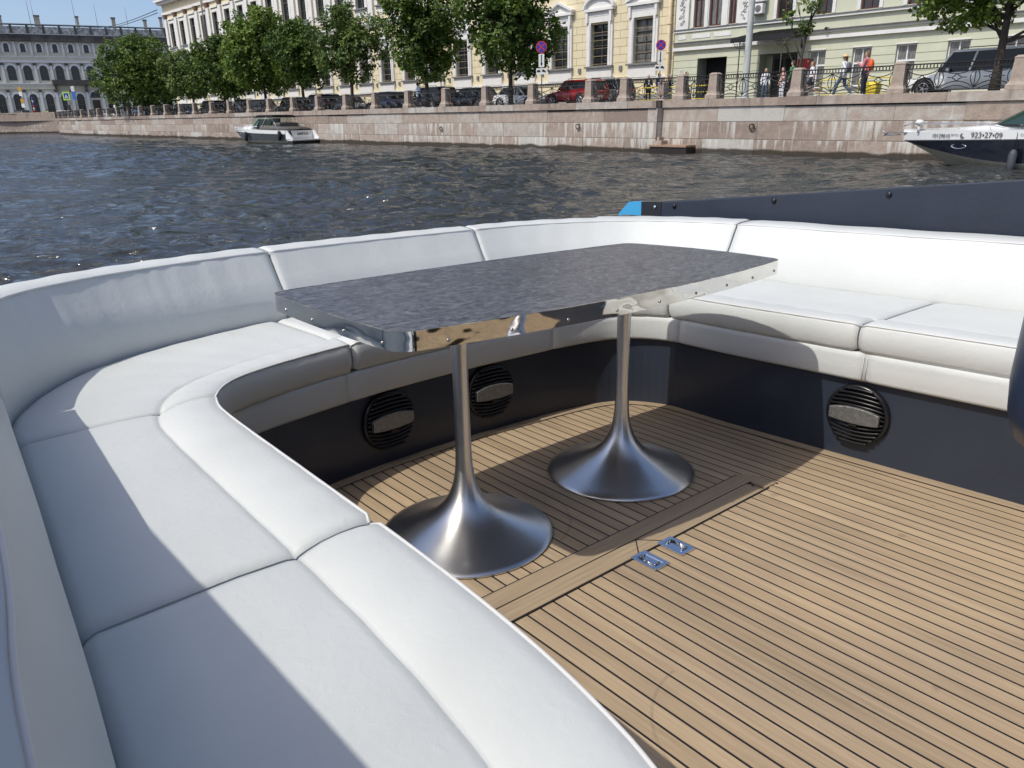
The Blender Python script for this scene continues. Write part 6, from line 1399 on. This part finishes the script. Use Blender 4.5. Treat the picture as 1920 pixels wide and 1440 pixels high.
b = MB(); b.loft([[(-4.2, -1.15, 1.25), (-4.2, 1.15, 1.25), (-4.2, 1.0, 1.5), (-4.2, -1.0, 1.5)], [(-1.6, -1.0, 1.35), (-1.6, 1.0, 1.35), (-1.6, .8, 1.9), (-1.6, -.8, 1.9)]], True, True); b.build('cockpit_cover', CAN, rb)
# ---- left boat: stern toward +X
lb = thing('motor_boat', 'small white and dark grey motor boat with folded canopy moored along the granite wall', 'boat', (-60.75, Q - 2.0, 0), R(188))
L = 9.2; secs, half = hull(lb, L, 2.6, 1.22, 1.0, HGR)
b = MB(); b.loft([[(-L / 2, -1.37, .35), (-L / 2, 1.37, .35), (-L / 2, 1.37, .98), (-L / 2, -1.37, .98)], [(-L / 2 - .02, -1.3, .35), (-L / 2 - .02, 1.3, .35), (-L / 2 + .0, 1.3, .98), (-L / 2 + .0, -1.3, .98)]], True, True, sm=False); b.build('transom', GEL, lb)
b = MB(); b.box(-L / 2 - .75, -L / 2 - .02, -1.3, 1.3, .24, .36); b.build('swim_platform', GEL, lb, bevel=.02); b = MB(); b.box(-L / 2 - .72, -L / 2 - .03, -1.25, 1.25, -.2, .235); b.build('platform_underside', BLACKP, lb)
for s_ in (-1, 1): b = MB(); b.loft([[(-L / 2 - .75, s_ * 1.3, .36), (-L / 2 - .75, s_ * 1.15, .36), (-L / 2 - .02, s_ * 1.12, .36), (-L / 2 - .02, s_ * 1.36, .36)], [(-L / 2 - .05, s_ * 1.32, 1.0), (-L / 2 - .05, s_ * 1.18, 1.0), (-L / 2 - .02, s_ * 1.18, 1.0), (-L / 2 - .02, s_ * 1.36, 1.0)]], True, True, sm=False); b.build('stern_quarter', GEL, lb)
b = MB(); b.box(-L / 2 - .10, -L / 2 - .025, -.95, .80, .50, .92); b.build('transom_panel', GEL, lb)
text('МИРАЖ', .26, SBK, lb, (-L / 2 - .106, -.15, .72), (R(90), 0, -R(90)), 'name_lettering', bold=True)
b = MB(); b.box(-L / 2 - .06, -L / 2 - .022, .86, 1.16, .5, .95); b.build('boarding_gap', BLACKP, lb)
# canvas cover, windscreen, bimini
b = MB(); b.loft([[(-4.45, -1.25, 1.0), (-4.45, 1.25, 1.0), (-4.45, 1.1, 1.12), (-4.45, -1.1, 1.12)], [(-2.9, -1.25, 1.02), (-2.9, 1.25, 1.02), (-2.9, .95, 1.34), (-2.9, -.95, 1.34)], [(-.9, -1.2, 1.05), (-.9, 1.2, 1.05), (-.9, 1.05, 1.40), (-.9, -1.05, 1.40)]], True, True); b.build('cockpit_cover', CAN, lb)
b = MB(); b.loft([[(-3.3, -.9, 1.30), (-3.3, .9, 1.30), (-3.3, .8, 1.55), (-3.3, -.8, 1.55)], [(-1.9, -.9, 1.32), (-1.9, .9, 1.32), (-1.9, .8, 1.60), (-1.9, -.8, 1.60)]], True, True); b.build('folded_canvas', CAN, lb)
b = MB(); b.loft([[(.2, -1.2, 1.0), (.2, 1.2, 1.0), (.2, 1.0, 1.38), (.2, -1.0, 1.38)], [(2.2, -.95, 1.0), (2.2, .95, 1.0), (2.2, .6, 1.30), (2.2, -.6, 1.30)], [(3.6, -.5, 1.02), (3.6, .5, 1.02), (3.6, .2, 1.14), (3.6, -.2, 1.14)]], True, True); b.build('cabin_top', GEL, lb)
P0 = [(1.5 - 1.9 * abs(a) ** 2.2, 1.12 * a, 1.30) for a in np.linspace(-1, 1, 15)]; P1 = [(.55 - 1.35 * abs(a) ** 2.2, .95 * a, 1.86) for a in np.linspace(-1, 1, 15)]
b = MB(); b.loft([P0, P1], False, False); b.build('windscreen', mat('aqua_windscreen', (.12, .26, .30), .05, spec=.8), lb); 
for P in (P0, P1): b = MB(); b.tube(P, .028, 5); b.build('windscreen_frame', GEL, lb)
b = MB(); b.loft([[(-2.6, -1.0, 1.98), (-2.6, 1.0, 1.98), (-2.6, .95, 2.12), (-2.6, -.95, 2.12)], [(-.6, -1.0, 2.06), (-.6, 1.0, 2.06), (-.6, .95, 2.16), (-.6, -.95, 2.16)], [(.25, -.9, 1.96), (.25, .9, 1.96), (.25, .85, 2.02), (.25, -.85, 2.02)]], True, True); b.build('bimini_top', BLKC, lb)
for s_ in (-1, 1):
    for (xa, xb) in ((-2.4, -3.4), (-1.8, -1.0), (.1, .9)): b = MB(); b.tube([(xb, s_ * 1.15, 1.1), (xa, s_ * .98, 2.02)], .022, 5); b.build('bimini_pole', CHROME, lb)
    b = MB(); b.loft([[(xx, s_ * 1.02, 1.38), (xx, s_ * .96, 1.98)] for xx in (-2.3, .3)], False, False); b.build('side_screen', clearm, lb)
for x, zc in ((-3.9, .62), (.9, .55)):
    f = (x + L / 2) / L; b = MB(); b.lathe([(.03, -.38), (.12, -.30), (.14, 0), (.12, .3), (.03, .38)], 12); o = b.build('fender', BLACKP, lb); o.location = (x, half(f) + .12, zc)
for x in (3.0, 2.5): b = MB(); yy, an_ = side_at(x, .72); b.ell((0, 0, 0), (.10, .02, .05)); o = b.build('porthole', CHROME, lb); o.location = (x, yy + .01, .72); o.rotation_euler = (0, 0, -an_)
b = MB(); b.tube([(L / 2 - .3, .1, 1.1), (L / 2 - .6, .5, 1.32), (2.5, .95, 1.36), (1.6, 1.1, 1.2)], .012, 5); b.build('bow_rail', CHROME, lb)
b = MB(); b.tube([(-L / 2 + .1, -1.35, .9), (-L / 2 - 1.4, -1.9, .2), (-L / 2 - 1.9, -1.75, -.1)], .015, 5); b.build('mooring_line', BLACKP, lb)
